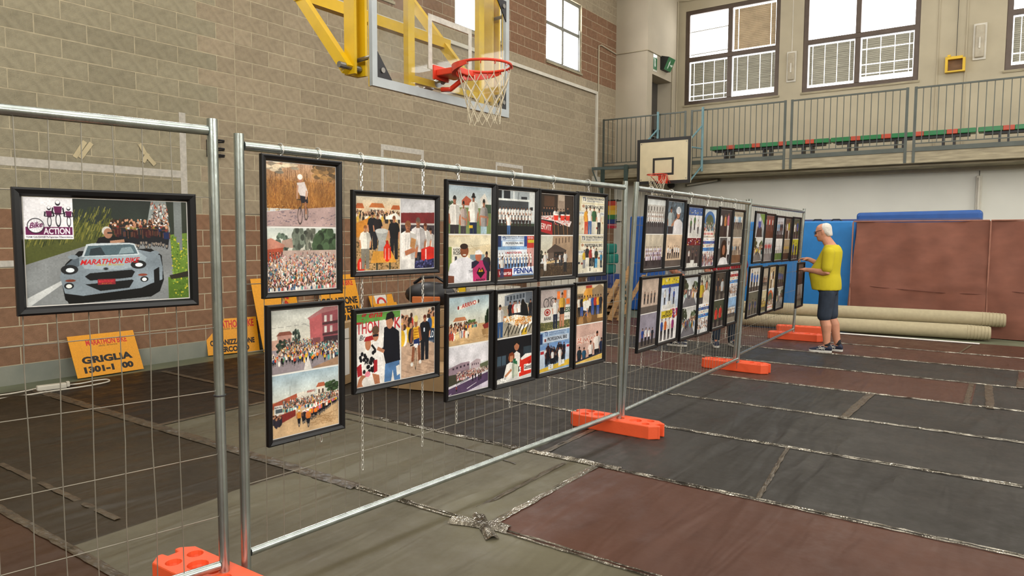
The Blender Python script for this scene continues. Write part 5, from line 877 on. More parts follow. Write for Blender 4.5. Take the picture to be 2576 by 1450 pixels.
# ------------------------------------------------------------------ frames on the panels: (panel, s0, s1, z0, z1, split, [(painter, args)...], label)
def fn(f, *a, **k): return lambda c: f(c, *a, **k)
FR = [
 (1, 2.683, 3.305, 1.307, 1.764, 'one', [p_car], 'large black framed photo of a grey convertible leading cyclists, on the leftmost fence panel'),
 (2, .080, .510, 1.314, 1.956, 'v', [p_field, p_square], 'black framed photos of a lone cyclist in dry grass above a crowded square'),
 (2, .095, .520, .633, 1.283, 'v', [p_street, p_start], 'black framed photos of a street crowd with a pink house above a mass bicycle start'),
 (2, .573, 1.178, 1.390, 1.824, 'h', [p_jug, p_cook], 'wide black framed photos of an orange drink jug on a table and people cooking'),
 (2, .574, 1.183, .793, 1.228, 'h', [p_interview, p_rider], 'wide black framed photos of an interview and of a rider beside a woman'),
 (2, 1.228, 1.662, 1.295, 1.918, 'v', [p_four, p_twomen], 'black framed photos of four friends above two men, one in a pink jersey'),
 (2, 1.664, 2.098, 1.292, 1.913, 'v', [p_team, p_banner], 'black framed photos of a team in white shirts above a team under blue banners'),
 (2, 2.104, 2.552, 1.294, 1.912, 'v', [p_servit, p_tent], 'black framed photos of a drinks table with red banner above a small dark tent'),
 (2, 2.556, 2.962, 1.301, 1.917, 'v', [fn(p_podium), fn(p_podium, 1)], 'black framed photos of two prize podiums before cream banners on the front panel'),
 (2, 1.237, 1.650, .632, 1.267, 'v', [p_arrivo, p_road], 'black framed photos with a finish banner above a purple road'),
 (2, 1.670, 2.090, .631, 1.262, 'v', [p_food, p_drink], 'black framed photos of a food table above a boy with an orange drink barrel'),
 (2, 2.116, 2.536, .634, 1.258, 'v', [p_ravasi, p_probike], 'black framed photos of two men by a bicycle above a podium on blue banners'),
 (2, 2.552, 2.980, .634, 1.265, 'v', [p_riders2, p_boys], 'black framed photos of riders in a village above four boys'),
 (3, -.010, .437, 1.303, 1.937, 'v', [fn(g_group, '#d0d2d0', '#5a585a', ('#eceae8', '#dedcd8'), 2, 8, '#b8b4ae'), fn(g_group, '#c8beac', '#4a4648', ('#d8d0dc', '#b8a8c0', '#e6e2e4'), 3, 9)], 'frame of two white-shirted group photos, first in the middle panel\'s upper row'),
 (3, .450, .895, 1.303, 1.938, 'v', [fn(g_portrait, '#5f6e7a', '#d8d4d4', '#2a2422', helm='#e0e0e2', other='#a9b2b4'), fn(g_blue, '#d2bca4', '#d8d4ce', 6, .75, .4)], 'frame with a helmeted rider portrait above people under a green tent'),
 (3, .908, 1.345, 1.284, 1.901, 'v', [fn(g_podium, '#d8d6d4', '#4a6aa0', ('#e2e0dc', '#4a7a4a'), None), fn(g_podium, '#55504e', '#7a2a30', ('#d8d4d0', '#4a4a52'))], 'frame with a bright podium above a dark numbered podium on the middle panel'),
 (3, 1.358, 1.775, 1.280, 1.898, 'v', [g_arch, g_banners], 'frame with a blue inflatable arch above rows of banners'),
 (3, 1.790, 2.240, 1.281, 1.908, 'v', [fn(g_pair, '#3c3634'), g_girl], 'frame with a couple above a portrait of a dark haired girl'),
 (3, 2.262, 2.670, 1.282, 1.900, 'v', [fn(g_group, '#b8ae98', '#8a8478', ('#8fb8d0', '#a8c4d8', '#e0e0dc'), 1, 6, None, .6), fn(g_group, '#c8b6a2', '#7a5c48', ('#6a9ab8', '#c8c0b8', '#3a3c44'), 1, 6, None, .42)], 'frame of two pale blue team photos, last in the middle panel\'s upper row'),
 (3, -.015, .400, .634, 1.270, 'v', [fn(g_blue, '#c0aea0', '#6a625e', 4, .72, .36), fn(g_blue, '#9a94a0', '#35559a', 4, .95, .55)], 'frame of four men by a bare wall above men in blue'),
 (3, .420, .895, .635, 1.264, 'v', [fn(g_podium, '#c8d0dc', '#d8c23a', ('#e2e2e0', '#3a5a9a'), '#3a5a9a'), g_sport], 'frame with a white podium above a yellow shop banner on the middle panel'),
 (3, .912, 1.350, .620, 1.239, 'v', [fn(g_road, '#b8bcc0', '#e0e0de', 1), fn(g_road, '#c4c2c0', '#6a4a4c', 2)], 'frame of two road finish photos, third in the lower row of the middle panel'),
 (3, 1.364, 1.745, .606, 1.246, 'v', [fn(g_portrait, '#b0b0a4', '#d8d0c8', '#2a2624', other='#c8b03a'), fn(g_banners, '#3a62a0', ('#d8d8d8', '#e8e8e6', '#8a8a90'))], 'frame with an interview close-up above blue banners on the middle panel'),
 (3, 1.778, 2.185, .620, 1.252, 'v', [fn(g_blue, '#4a4844', '#c2c6c8', 2, 1.15, 1.0), fn(g_blue, '#3f4a3a', '#c8342e', 2, 1.15, 1.0)], 'frame with two helmeted riders above a yellow and a red shirt'),
 (3, 2.272, 2.640, .622, 1.247, 'v', [fn(g_banners, '#a83a40', ('#d8d8d8', '#b0b0b4', '#6a6a70')), fn(g_group, '#8fb0d0', '#8a8478', ('#d8ccb8', '#e2e0dc', '#b89a7a'), 2, 9)], 'frame with red banners above a crowd under a blue sky'),
 (4, .010, .490, 1.275, 1.914, 'v', [g_gokart, fn(g_road, '#d8d8d4', '#c8c23a', 3)], 'frame with a go-kart above riders on a road, first on the far panel'),
 (4, .500, 1.010, 1.263, 1.902, 'v', [fn(g_group, '#8a5a48', '#6a4434', ('#b83a34', '#a8342e', '#d8d0cc'), 1, 5, None, .6), fn(g_group, '#c8c8c8', '#8a8688', ('#c83a40', '#d04048'), 1, 6, None, .5)], 'frame of two red-shirted teams on the far panel'),
 (4, 1.030, 1.505, 1.262, 1.887, 'v', [fn(g_blue, '#c8c8cc', '#8fb4d0', 4, 1.0, .8), fn(g_group, '#dcdad6', '#5a7a44', ('#e6e6e4', '#c8ccd4'), 1, 7, None, .36)], 'frame with pale blue jackets above a team on green grass'),
 (4, 1.520, 1.985, 1.254, 1.885, 'v', [fn(g_pair, '#6a5a4c', '#d8d8d4', '#c8c23a'), fn(g_group, '#b8a88c', '#4a3c30', ('#d8b83a', '#d0b040'), 1, 6, None, .4)], 'frame with an evening scene above a yellow-shirted team'),
 (4, 1.985, 2.470, 1.250, 1.892, 'v', [fn(g_blue, '#5a6248', '#3a5aa0', 2, 1.1, 1.0), fn(g_blue, '#b8b43a', '#3f62a4', 2, 1.15, 1.05)], 'frame of men in blue shirts, last in the upper row of the far panel'),
 (4, -.010, .530, .597, 1.241, 'v', [fn(g_blue, '#d6d2cc', '#3f74b8', 3, 1.0, .9), fn(g_blue, '#6a685c', '#3a4a80', 3, 1.1, .8)], 'frame of three men in blue jackets above a dim table scene'),
 (4, .560, .885, .592, 1.221, 'v', [fn(g_group, '#b8ac9c', '#a89c8c', ('#9a7a6c', '#c8b8a8'), 2, 7), fn(g_group, '#c8bc9c', '#8a8468', ('#c8b050', '#a8904a', '#d8d0c0'), 3, 8)], 'narrow frame of dusty crowd photos in the lower row of the far panel'),
 (4, .900, 1.315, .587, 1.226, 'v', [fn(g_pair, '#cdb690', '#e2ded6', '#2a2a30'), fn(g_arch, '#c86a3a')], 'frame with a rainbow coloured arch in the lower row of the far panel'),
 (4, 1.325, 1.785, .584, 1.218, 'v', [fn(g_blue, '#8a8a6a', '#3f62a4', 3, 1.0, .8), fn(g_road, '#b8b4a4', '#5a6a8a', 2)], 'last frame in the lower row of the far panel, with blue jackets'),
]
M['frame_black'] = mat('black_satin_moulding', '#0d0c0e', .38, var=.1, spec=.35)
M['mount'] = mat('white_mount_board', '#e2ded8', .7, var=.02)
def picture(loc, rot, W_, H_, split, paints, lab, seed, big, grp=None):
    t = thing('picture_frame', lab, 'picture frame', loc, rot, grp); b, d = .026, .022   # local x right, z up, front -y, origin at lower left
    if W_ > .55 and H_ < .5 and split == 'one': b = .03
    prof = [(0, 0), (0, -d), (b*.25, -d-.004), (b*.75, -d), (b, -d*.55), (b, 0)]
    v = []; n = len(prof)
    for (x, z, sx, sz) in ((0, 0, 1, 1), (W_, 0, -1, 1), (W_, H_, -1, -1), (0, H_, 1, -1)):
        for (i, y) in prof: v.append((x+sx*i, y, z+sz*i))
    f = [(k*n+j, ((k+1) % 4)*n+j, ((k+1) % 4)*n+(j+1) % n, k*n+(j+1) % n) for k in range(4) for j in range(n)]
    MB().add(v, f).build('moulding', M['frame_black'], t)
    MB().box(b*.5, W_-b*.5, -.006, -.001, b*.5, H_-b*.5).build('backing', M['mount'], t)
    x0, x1, z0, z1 = b+.004, W_-b-.004, b+.004, H_-b-.004; g = .004
    if split == 'one': rc = [(x0, x1, z0, z1)]
    elif split == 'v': zm = (z0+z1)/2; rc = [(x0, x1, zm+g, z1), (x0, x1, z0, zm-g)]
    else: xm = x0+(x1-x0)*.54; rc = [(x0, xm-g, z0, z1), (xm+g, x1, z0, z1)]
    for k, ((a, c_, e, h), pf) in enumerate(zip(rc, paints)):
        pw = int((c_-a)*big); ph = int((h-e)*big); cv = Cv(pw, ph, '#cccccc', seed*7+k); pf(cv); cv.soft(); cv.noise(.02)
        m = printmat('photo_print_%d_%d' % (seed, k), cv.a)
        quad('photo_print', [(a, -.0075, e), (c_, -.0075, e), (c_, -.0075, h), (a, -.0075, h)], m, t)
    return t
for i, (k, s0, s1, z0, z1, split, pf, lab) in enumerate(FR):
    p = PN[k]; off = .024 if k > 1 else .03
    ds = {1: 0, 2: 0, 3: .10, 4: .20}[k]
    picture(tuple(p.w(s0+ds, off+(.012 if i % 2 and k > 2 else 0), z0)), p.rot, s1-s0, z1-z0, split, pf, lab, i+1, {1: 1150, 2: 760, 3: 460, 4: 330}[k], 'framed race photos on the fence panels')
CHN = {2: ((.20, 'left'), (.40, 'left'), (.655, 'wide'), (1.08, 'wide'), (1.36, 'a'), (1.86, 'b'), (2.30, 'c'), (2.74, 'd'))}
cn = ['at the leftmost frame column, left of two', 'at the leftmost frame column, right of two', 'at the wide frames, left of two', 'at the wide frames, right of two', 'behind the finish banner photos', 'behind the food table photos', 'behind the bicycle photos', 'behind the photos of the village riders']
for i, (s, _) in enumerate(CHN[2]): chain(PN[2], s, 1.97, (.70, .58, .38, .40, .48, .48, .50, .46)[i], i, 'thin bright chain hanging from the top rail '+cn[i])
for i, s in enumerate((.25, .68, 1.15, 1.6, 2.0, 2.45)): chain(PN[3], s+.03, 1.97, .47, 20+i, 'thin chain on the middle fence, %s from its left post' % ('first', 'second', 'third', 'fourth', 'fifth', 'sixth')[i])
# ------------------------------------------------------------------ yellow signs leaning on the block wall
M['sign_back'] = mat('yellow_sheet_edge', '#c9951e', .5)
def sign(TL, TR, BR, BL, xt, paint, lab, seed, res=420, xb=None, yawk=.75):
    bl, br = atZ(*BL, .012), atZ(*BR, .012); tl, tr = atY(*TL, bl[1]), atY(*TR, br[1]); dk = (CAM[0]-xt)/(CAM[0]-(tl[0]+tr[0])/2)   # pushed back until the top rests on the wall
    bl, br, tl, tr = [CAM+(p_-CAM)*dk for p_ in (bl, br, tl, tr)]; bl[2] = br[2] = .014; tl[2] = tr[2] = (tl[2]+tr[2])/2
    u = br-bl; u[0] *= yawk; W_ = np.linalg.norm(u); u /= W_; v = (tl+tr)/2-(bl+br)/2; v -= u*(v@u); H_ = np.linalg.norm(v); v /= H_; n = np.cross(u, v)
    t = bpy.data.objects.new('race_sign', None); COL.objects.link(t); tag(t, lab, 'sign', 'yellow race signs leaning on the wall')
    t.matrix_world = Matrix([[u[0], -n[0], v[0], bl[0]], [u[1], -n[1], v[1], bl[1]], [u[2], -n[2], v[2], bl[2]], [0, 0, 0, 1]]); t.empty_display_size = .1
    MB().box(0, W_, 0, .005, 0, H_).build('board', M['sign_back'], t, bevel=.0)
    cv = Cv(int(W_*res), int(H_*res), '#e0a020', seed); paint(cv); cv.noise(.015)
    quad('printed_face', [(0, -.001, 0), (W_, -.001, 0), (W_, -.001, H_), (0, -.001, H_)], printmat('sign_print_%d' % seed, cv.a, .45), t)
    return t
RED, INK = '#c8342a', '#1c1512'
def s_head(c, y=.2, x=.24, w=.62, h=.13): c.text('MARATHON BIKE', x, y, h, RED, w=w, bold=.03); c.text('della Brianza', x+w*.28, y+.055, .045, '#5a3c1c', w=w*.46, shear=.4)
def s1(c): s_head(c, .26, .24); c.text('GRIGLIA', .12, .68, .15, INK, w=.76, bold=.05); c.text('1301-1', .12, .90, .13, INK, w=.44, bold=.06); c.text('00', .68, .90, .13, INK, w=.18, bold=.06)
def s2(c): s_head(c, .26, .08, .86, .2); c.text('ORGANIZZAZIONE', .06, .74, .14, INK, w=.86, bold=.05); c.text('PERCORSO', .2, .94, .14, INK, w=.6, bold=.05)
def s3(c):
    c.poly([(.28, .52), (.75, .38), (.75, .66)], RED); c.poly([(.75, .47), (1, .47), (1, .57), (.75, .57)], RED)
    for i, ch in enumerate('LT'): c.text(ch, .8, .22+.06*i, .05, INK, bold=.04)
def s3b(c):
    for i, ch in enumerate('MARATHON'): c.text(ch, .35, .16+.1*i, .08, RED, w=.3, bold=.03)
def s4(c): s_head(c, .17, .12, .8, .09); c.text('COLAZIONE', .02, .46, .1, INK, w=.93, bold=.05); c.text('CAFFETERIA', .02, .60, .1, INK, w=.95, bold=.05); c.text('RISERVATA', .05, .74, .1, INK, w=.85, bold=.05)
def s5(c): s_head(c, .3, .05, .9, .14); c.text('LAVAGGIO', .05, .75, .22, '#6a5414', w=.9, bold=.05)
def s6(c): c.rect(.22, .0, .72, .22, '#ddd8d0'); c.ell(.47, .22, .2, .16, RED); c.ell(.47, .22, .12, .1, '#ddd8d0')
def s7(c): s_head(c, .24, .1, .8, .12)
sign((170, 846), (332, 833), (362, 937), (196, 963), .05, s1, 'yellow sign reading GRIGLIA leaning on the wall at far left', 201, 620)
sign((515, 807), (637, 797), (660, 894), (524, 907), .04, s2, 'yellow sign about the course organisation behind the two fence posts', 202, 620)
sign((790, 697), (890, 688), (925, 862), (828, 877), .035, s4, 'tall yellow sign reading COLAZIONE CAFFETERIA, rightmost large sign', 203)
sign((690, 735), (742, 728), (764, 868), (712, 880), .02, s3b, 'narrow yellow sign with red lettering set upright, right of the red arrow sign', 204)
sign((630, 704), (700, 697), (738, 884), (664, 895), .10, s3, 'tall yellow sign with a red arrow pointing left', 205)
sign((800, 795), (900, 786), (925, 872), (825, 884), .09, s5, 'small yellow sign standing in front of the breakfast sign', 206)
sign((928, 746), (985, 739), (1010, 850), (953, 860), .04, s6, 'yellow board with a white paper and red ring behind the wide frames', 207)
sign((940, 766), (997, 760), (1016, 852), (960, 862), .13, s7, 'smaller yellow board leaning in front of the one with the red ring', 208)
# ------------------------------------------------------------------ cable and socket bar on the floor at the wall
t = thing('socket_bar', 'pale plastic socket bar lying on the floor by the wall', 'socket', tuple(atZ(130, 978, .02)), (0, 0, math.radians(78)))
MB().box(-.13, .13, -.035, .035, -.01, .045).build('body', M['white_pl'], t, bevel=.01)
MB().box(.13, .16, -.03, .03, .0, .055).build('plug', M['white_pl'], t, bevel=.008)
def cable(pxs, r, lab, m='white_pl'):
    P = [atZ(x, y, .022) for x, y in pxs]; pts = []
    for i in range(len(P)-1):
        a, b, c, d = P[max(i-1, 0)], P[i], P[i+1], P[min(i+2, len(P)-1)]
        for u in np.linspace(0, 1, 8, endpoint=False): pts.append(.5*((2*b)+(c-a)*u+(2*a-5*b+4*c-d)*u*u+(3*b-a-3*c+d)*u**3))
    pts.append(P[-1]); return tag(MB().tube(pts, r, 6).build('power_cable', M[m], smooth=True), lab, 'cable')
cable([(98, 977), (60, 985), (20, 992), (-60, 1003)], .008, 'pale cable running from the socket bar to the left picture edge')
cable([(160, 970), (205, 965), (240, 958), (268, 955), (274, 960), (240, 968), (190, 976), (120, 986), (40, 999), (-60, 1010)], .008, 'long pale cable looped on the floor before the GRIGLIA sign')
# ------------------------------------------------------------------ cartons, bag and planks behind the front panel
M['carton'] = mat('brown_corrugated_card', '#a98a63', .85, var=.08, scale=5, bump=.05); M['ptape'] = mat('red_printed_tape', '#c9b39a', .4, var=.6, scale=40, color2='#b0483a')
M['wood'] = mat('pale_wood', '#a98458', .7, var=.2, scale=3, stretch=(1, 1, 12)); M['woodd'] = mat('brown_wood', '#7c5c3f', .7, var=.2, scale=3, stretch=(1, 1, 10))
def carton(c, sz, rz, lab, m='carton'):
    t = thing('cardboard_box', lab, 'box', c, (0, 0, rz), 'boxes behind the fence'); a, b, h = sz[0]/2, sz[1]/2, sz[2]
    MB().box(-a, a, -b, b, .0, h).build('body', M[m], t, bevel=.006)
    MB().box(-a-.001, a+.001, -.03, .03, h*.55, h+.001).build('tape_strip', M['ptape'], t)
    for s in (1, -1): MB().add([(-a, s*.003, h+.002), (a, s*.003, h+.002), (a, s*b, h+.004), (-a, s*b, h+.004)], [(0, 1, 2, 3)]).build('flap', M[m], t)
    return t
carton((3.50, 5.50, .012), (1.0, .56, .20), .26, 'long flat cardboard box on the floor behind the wide lower frame')
carton((3.22, 6.02, .012), (.62, .5, .34), .2, 'cardboard box with red tape at the bottom of the carton stack')
carton((3.22, 6.02, .36), (.58, .48, .22), .32, 'middle cardboard box in the carton stack behind the fence')
carton((3.20, 6.05, .59), (.56, .46, .18), .1, 'topmost cardboard box in the stack below the black bag')
t = thing('backpack', 'black padded bag with an orange patch on top of the cartons', 'bag', (3.16, 6.06, .785), (0, 0, .5))
o = MB().ball((0, 0, .14), (.30, .2, .145), 16, 10).build('body', M['black'], t, smooth=True)
MB().box(-.16, .16, -.225, -.19, .05, .13).build('pocket', mat('orange_patch', '#c2682e', .7), t, bevel=.01)
MB().tube([(-.2, .05, .26), (-.1, 0, .33), (.08, 0, .34), (.2, .05, .25)], .018, 6).build('strap', M['black'], t)
for i, (x, y, lb) in enumerate(((2.80, 5.10, 'upright flat carton nearest the front frames, left of the wide lower frame'), (2.62, 5.26, 'second upright flat carton behind the first'), (2.44, 5.42, 'third upright flat carton, nearest the wall'))):
    tt = thing('flat_carton', lb, 'box', (x, y, .012), (0, 0, .35), 'boxes behind the fence'); MB().box(-.05, .05, -.22, .22, 0, .66-.04*i).build('body', M['carton'], tt, bevel=.004)
    MB().box(.0505, .052, -.15, -.02, .1, .6-.04*i).build('side_label', M['mount'], tt)
carton((.62, 10.0, .012), (.8, .6, .66), 1.57, 'large white carton against the wall seen below the upper frames', 'white_pl')
carton((.62, 10.80, .012), (.7, .6, .62), 1.57, 'second white carton against the wall, right of the larger one', 'white_pl')
carton((.75, 12.6, .012), (1.1, .6, .72), 1.57, 'pale carton against the wall near the corner frame', 'white_pl')
tag(MB().box(-.02, .02, -.09, .09, 0, 1.25).build('yellow_post', M['yellow']), 'upright yellow post seen between two columns of frames', 'post').location = (1.9, 8.15, .012)
# ------------------------------------------------------------------ corner clutter
M['bluemat'] = mat('royal_blue_vinyl', '#1a4f96', .45, var=.08, bump=.05, bscale=8); M['bluemat2'] = mat('bright_blue_vinyl', '#2178bd', .45, var=.06, bump=.05, bscale=8); M['navymat'] = mat('navy_vinyl', '#2c3a6a', .5)
M['greenmat'] = mat('green_vinyl', '#1f6a58', .5); M['brownmat'] = mat('brown_canvas_cover', '#7d4e3e', .85, var=.12, scale=3, bump=.9, bscale=2.6, stretch=(1, 1, 1.6))
t = thing('gym_mat', 'tall blue gym mat standing behind the gap between the fence posts', 'gym mat', (1.86, 13.85, 0), (math.radians(-4), 0, .12))
MB().box(0, .95, 0, .22, .013, 2.04).build('body', M['bluemat'], t, bevel=.03, seg=3); MB().box(.4, .55, -.012, 0, .9, .94).build('handle', M['black'], t)
for i, (z, dx) in enumerate(((1.235, 0), (1.02, .04), (.805, -.02))):
    tt = tag(MB().box(-.2, .2, -.2, .2, 0, .21).build('foam_cushion', M['greenmat'], bevel=.04, seg=3), ('topmost green foam cushion on the stack in the corner', 'middle green foam cushion on the stack in the corner', 'lowest green foam cushion on the stack in the corner')[i], 'cushion', 'green cushions in the corner'); tt.location = (1.55+dx, 13.4, z)
t = thing('storage_crate', 'dark blue crate below the green cushions in the corner', 'crate', (1.55, 13.4, 0)); MB().box(-.28, .28, -.25, .25, .013, .80).build('body', M['navymat'], t, bevel=.02); MB().box(-.29, .29, -.26, .26, .6, .64).build('rim', M['navymat'], t)
t = thing('striped_flag', 'folded cloth in rainbow stripes hanging on the green frame in the corner', 'flag', (.69, 15.33, 1.83))
for i, cc in enumerate(('#a83a2c', '#c8902a', '#c8a83a', '#2f6a3c', '#23386a', '#a8283a')):
    z1 = .62-i*.11; MB().add([(-.14+.012*math.sin(i), -.01, z1), (.16, -.03, z1), (.15, -.03, z1-.11), (-.16+.012*math.sin(i+1), -.01, z1-.11), (-.14+.012*math.sin(i), .01, z1), (.16, -.01, z1), (.15, -.01, z1-.11), (-.16+.012*math.sin(i+1), .01, z1-.11)], [(0, 1, 2, 3), (7, 6, 5, 4), (0, 4, 5, 1), (1, 5, 6, 2), (2, 6, 7, 3), (3, 7, 4, 0)]).build('stripe', mat('flag_stripe_%d' % i, cc, .9), t)
MB().tube([(-.2, 0, .64), (.2, -.02, .64)], .015, 6).build('hanging_rod', M['dark'], t)
t = thing('wooden_pallet', 'stack of pale wooden slats standing on the floor by the corner', 'pallet', (1.90, 12.55, 0), (0, 0, .25))
for j in range(5):
    for i in range(4): MB().box(-.45, .45, -.4+.22*i, -.26+.22*i, .013+j*.12, .035+j*.12+.02).build('slat', M['wood'], t)
    for x in (-.4, 0, .36): MB().box(x, x+.06, -.4, .4, .055+j*.12, .131+j*.12).build('bearer', M['woodd'], t)
for i, (x, y, lx) in enumerate(((2.55, 11.72, .12), (2.72, 11.75, .2), (2.36, 11.66, .1))):
    tt = tag(MB().beam((0, 0, 0), (lx*1.4, .5, (1.0, .84, .74)[i]), .10, .03).build('wooden_board', M['wood']), ('tallest of three wooden boards leaning in front of the slats', 'right one of three wooden boards leaning on the slat stack', 'left and shortest wooden board leaning on the slat stack')[i], 'board', 'boards leaning on the slat stack'); tt.location = (x, y, .03)
# ------------------------------------------------------------------ gym mats and rolls at the back wall
t = thing('gym_mat', 'bright blue upright gym mat behind the man in yellow', 'gym mat', (4.35, 13.95, 0))
MB().box(0, 1.93, 0, .26, .0, 1.89).build('body', M['bluemat2'], t, bevel=.03, seg=3)
for x in (1.2, 1.52): MB().tube([(x, .1, 1.88), (x+.05, .1, 1.92), (x+.16, .1, 1.92), (x+.22, .1, 1.88)], .014, 6).build('carry_handle', M['black'], t)
t = thing('gym_mat', 'navy gym mat standing between the bright blue mat and the brown one', 'gym mat', (4.6, 14.3, 0)); MB().box(0, 3.6, 0, .3, .0, 1.93).build('body', M['navymat'], t, bevel=.03, seg=3)
t = thing('gym_mat', 'royal blue mat whose top edge shows above the brown cover', 'gym mat', (6.21, 14.75, 0), (0, math.radians(-.6), 0)); MB().box(0, 2.0, 0, .5,   .02, 2.06).build('body', M['bluemat'], t, bevel=.06, seg=3)
def bigmat(x0, x1, lab, seed):
    t = thing('crash_mat', lab, 'crash mat', (x0, 13.32, 0), (math.radians(-3), 0, 0), 'thick brown crash mats'); W_ = x1-x0; r = random.Random(seed); nx, nz = 36, 30; v = []; f = []
    for j in range(nz+1):
        for i in range(nx+1):
            a, b = i/nx, j/nz; y = -.05*math.sin(math.pi*a)*math.sin(math.pi*b)+.016*math.sin(9*a+6*b+seed)+.012*math.sin(17*a-9*b+2*math.sin(5*b))+.008*math.sin(29*a+4*b)-.02*math.exp(-((b-.4+.03*math.sin(5*a))/.02)**2)*.6
            v.append((W_*a+(.14*(b-.5) if a < .02 and seed == 1 else 0), y, .012+1.86*b-.03*math.sin(math.pi*a)*(b > .98)))
    for j in range(nz):
        for i in range(nx): q = j*(nx+1)+i; f.append((q, q+1, q+nx+2, q+nx+1))
    back = len(v); ring = [j*(nx+1) for j in range(nz+1)]+[nz*(nx+1)+i for i in range(1, nx+1)]+[j*(nx+1)+nx for j in range(nz-1, -1, -1)]+[i for i in range(nx-1, 0, -1)]
    for q in ring: v.append((v[q][0], .48, v[q][2]))
    m_ = len(ring)
    for k in range(m_): f.append((ring[k], ring[(k+1) % m_], back+(k+1) % m_, back+k))
    f.append(tuple(back+k for k in range(m_)))
    MB().add(v, f).build('canvas_cover', M['brownmat'], t, smooth=True)
    for pts in ([(0, -.005, .78), (W_*.3, -.055, .74), (W_*.7, -.055, .70), (W_, -.005, .70)],): MB().tube(pts, .006, 5).build('seam', mat('brown_seam', '#6d4236', .9), t)
    MB().tube([(-.004, -.004, .03), (-.004, -.004, 1.86)], .012, 6).tube([(0, -.002, 1.87), (W_, -.002, 1.87)], .012, 6).build('piping', mat('brown_piping', '#9a6a58', .9), t)
bigmat(6.37, 8.33, 'big brown canvas crash mat behind the man in yellow', 1); bigmat(8.348, 10.6, 'second brown canvas crash mat at the right picture edge', 2)
M['rollm'] = mat('beige_rolled_matting', '#a89c7e', .85, var=.05, scale=20, bump=.1, bscale=120)
def roll(p0, p1, r, lab):
    p0 = np.array(p0, float); p1 = np.array(p1, float); d = (p1-p0); L_ = np.linalg.norm(d); d /= L_
    o = MB().tube([p0, p1-d*.45, p1-d*.30, p1-d*.28, p1-d*.2, p1-d*.1, p1-d*.02, p1], [r, r, r*.99, r*.985, r*.96, r*.93, r*.9, r*.83], 28).build('rolled_mat', M['rollm'], smooth=True)
    s = MB()
    for k in range(7): s.ring(p1-d*(.30-.045*k), r*(.985-.012*k), .006, 28, 5, d)
    s.build('edge_ridge', M['rollm'], o); return tag(o, lab, 'rolled mat', 'beige rolls before the mats')
roll((4.35, 12.56, .128), (8.42, 12.99, .128), .115, 'lower beige rolled mat lying on the floor before the brown mats')
roll((4.35, 12.74, .325), (8.60, 13.15, .325), .115, 'upper beige rolled mat lying on top of the other roll')
tag(MB().box(0, 2.6, 0, .1, 0, .006).build('white_sheet', M['mount']), 'thin white sheet under the lower beige roll', 'sheet').location = (5.7, 12.46, .014)
# ------------------------------------------------------------------ balcony bench, lamps, signs and boxes on the walls
M['bgreen'] = mat('green_gloss_paint', '#1f7440', .35, var=.06); M['bred'] = mat('red_gloss_paint', '#b8452a', .4, var=.06)
for i, x0 in enumerate((2.28, 5.12, 7.96)):
    t = thing('balcony_bench', ('left', 'middle', 'right')[i]+' green and red painted bench on the balcony', 'bench', (x0, 17.8, 3.3), group='balcony benches')
    n = 9; Lb = 2.8; x = 0
    while x < Lb-.01:
        for ln, mm in ((.42, 'bgreen'), (.20, 'bred')):
            b = min(Lb, x+ln)
            if b-x > .02: MB().box(x, b, -.17, .17, .48, .58).build('seat_section', M[mm], t, bevel=.012)
            x = b
    MB().box(.1, Lb-.1, -.1, .1, .43, .50).build('under_beam', M['black'], t)
    for xx in (.35, .5, 1.3, 1.45, 2.2, 2.4): MB().box(xx, xx+.04, -.14, .14, .0, .43).build('leg', M['black'], t)
def wlamp(x0, x1, z0, z1, y, lab, vert=True):
    t = thing('wall_lamp', lab, 'lamp', (x0, y, z0)); w_, h_ = x1-x0, z1-z0
    MB().box(0, w_, -.03, 0, 0, h_).build('back_plate', M['white_pl'], t, bevel=.01); MB().box(w_*.15, w_*.85, -.085, -.03, h_*.06, h_*.94).build('diffuser', mat('dusty_diffuser', '#aca18b', .25, var=.12), t, bevel=.02)
    if vert: MB().tube([(w_*.5, -.09, h_*.3), (w_*.5, -.09, h_*.6)], .02, 8).build('tube', M['white_pl'], t)
    return t
wlamp(3.80, 4.03, 5.49, 6.25, YB, 'narrow upright emergency lamp between the first two balcony windows'); wlamp(7.74, 7.99, 5.49, 6.28, YB, 'narrow upright emergency lamp right of the yellow box')
t = thing('wall_lamp', 'horizontal tube lamp under the balcony right of the small hoop', 'lamp', (2.0, YS, 2.83)); MB().beam((0, -.06, .03), (.85, -.06, .13), .07, .07).build('housing', M['greyal'], t); MB().tube([(.05, -.11, .03), (.8, -.11, .125)], .022, 8).build('tube', M['white_pl'], t)
t = thing('wall_lamp', 'upright tube lamp on the white lower wall at right', 'lamp', (8.05, YS, 2.0)); MB().box(-.05, .05, -.07, 0, .1, .82).build('housing', M['white_pl'], t, bevel=.01); MB().tube([(0, -.10, .14), (0, -.10, .78)], .022, 8).build('tube', M['white_pl'], t); MB().tube([(0, -.02, .82), (0, -.02, 1.0)], .006, 5).build('cable', M['dark'], t)
for z, lb in ((2.88, 'upper round black wall hook below the small backboard'), (2.68, 'lower round black wall hook below the small backboard')): tag(MB().lathe([(.03, -.16), (.075, -.15), (.08, -.05), (.05, 0)], (0, 0, 0), 14, 'y').build('round_hook', M['black'], smooth=True), lb, 'hook').location = (1.62, YS, z)
t = thing('yellow_box', 'yellow wall box with a dark opening and cable on the balcony wall', 'box', (7.24, YB-.006, 5.27))
for q in ((0, .05, -.14, 0, 0, .34), (.33, .38, -.14, 0, .0, .30), (.05, .33, -.14, 0, .28, .34), (.05, .33, -.14, 0, 0, .03)): MB().box(*q).build('side', M['yellow'], t)
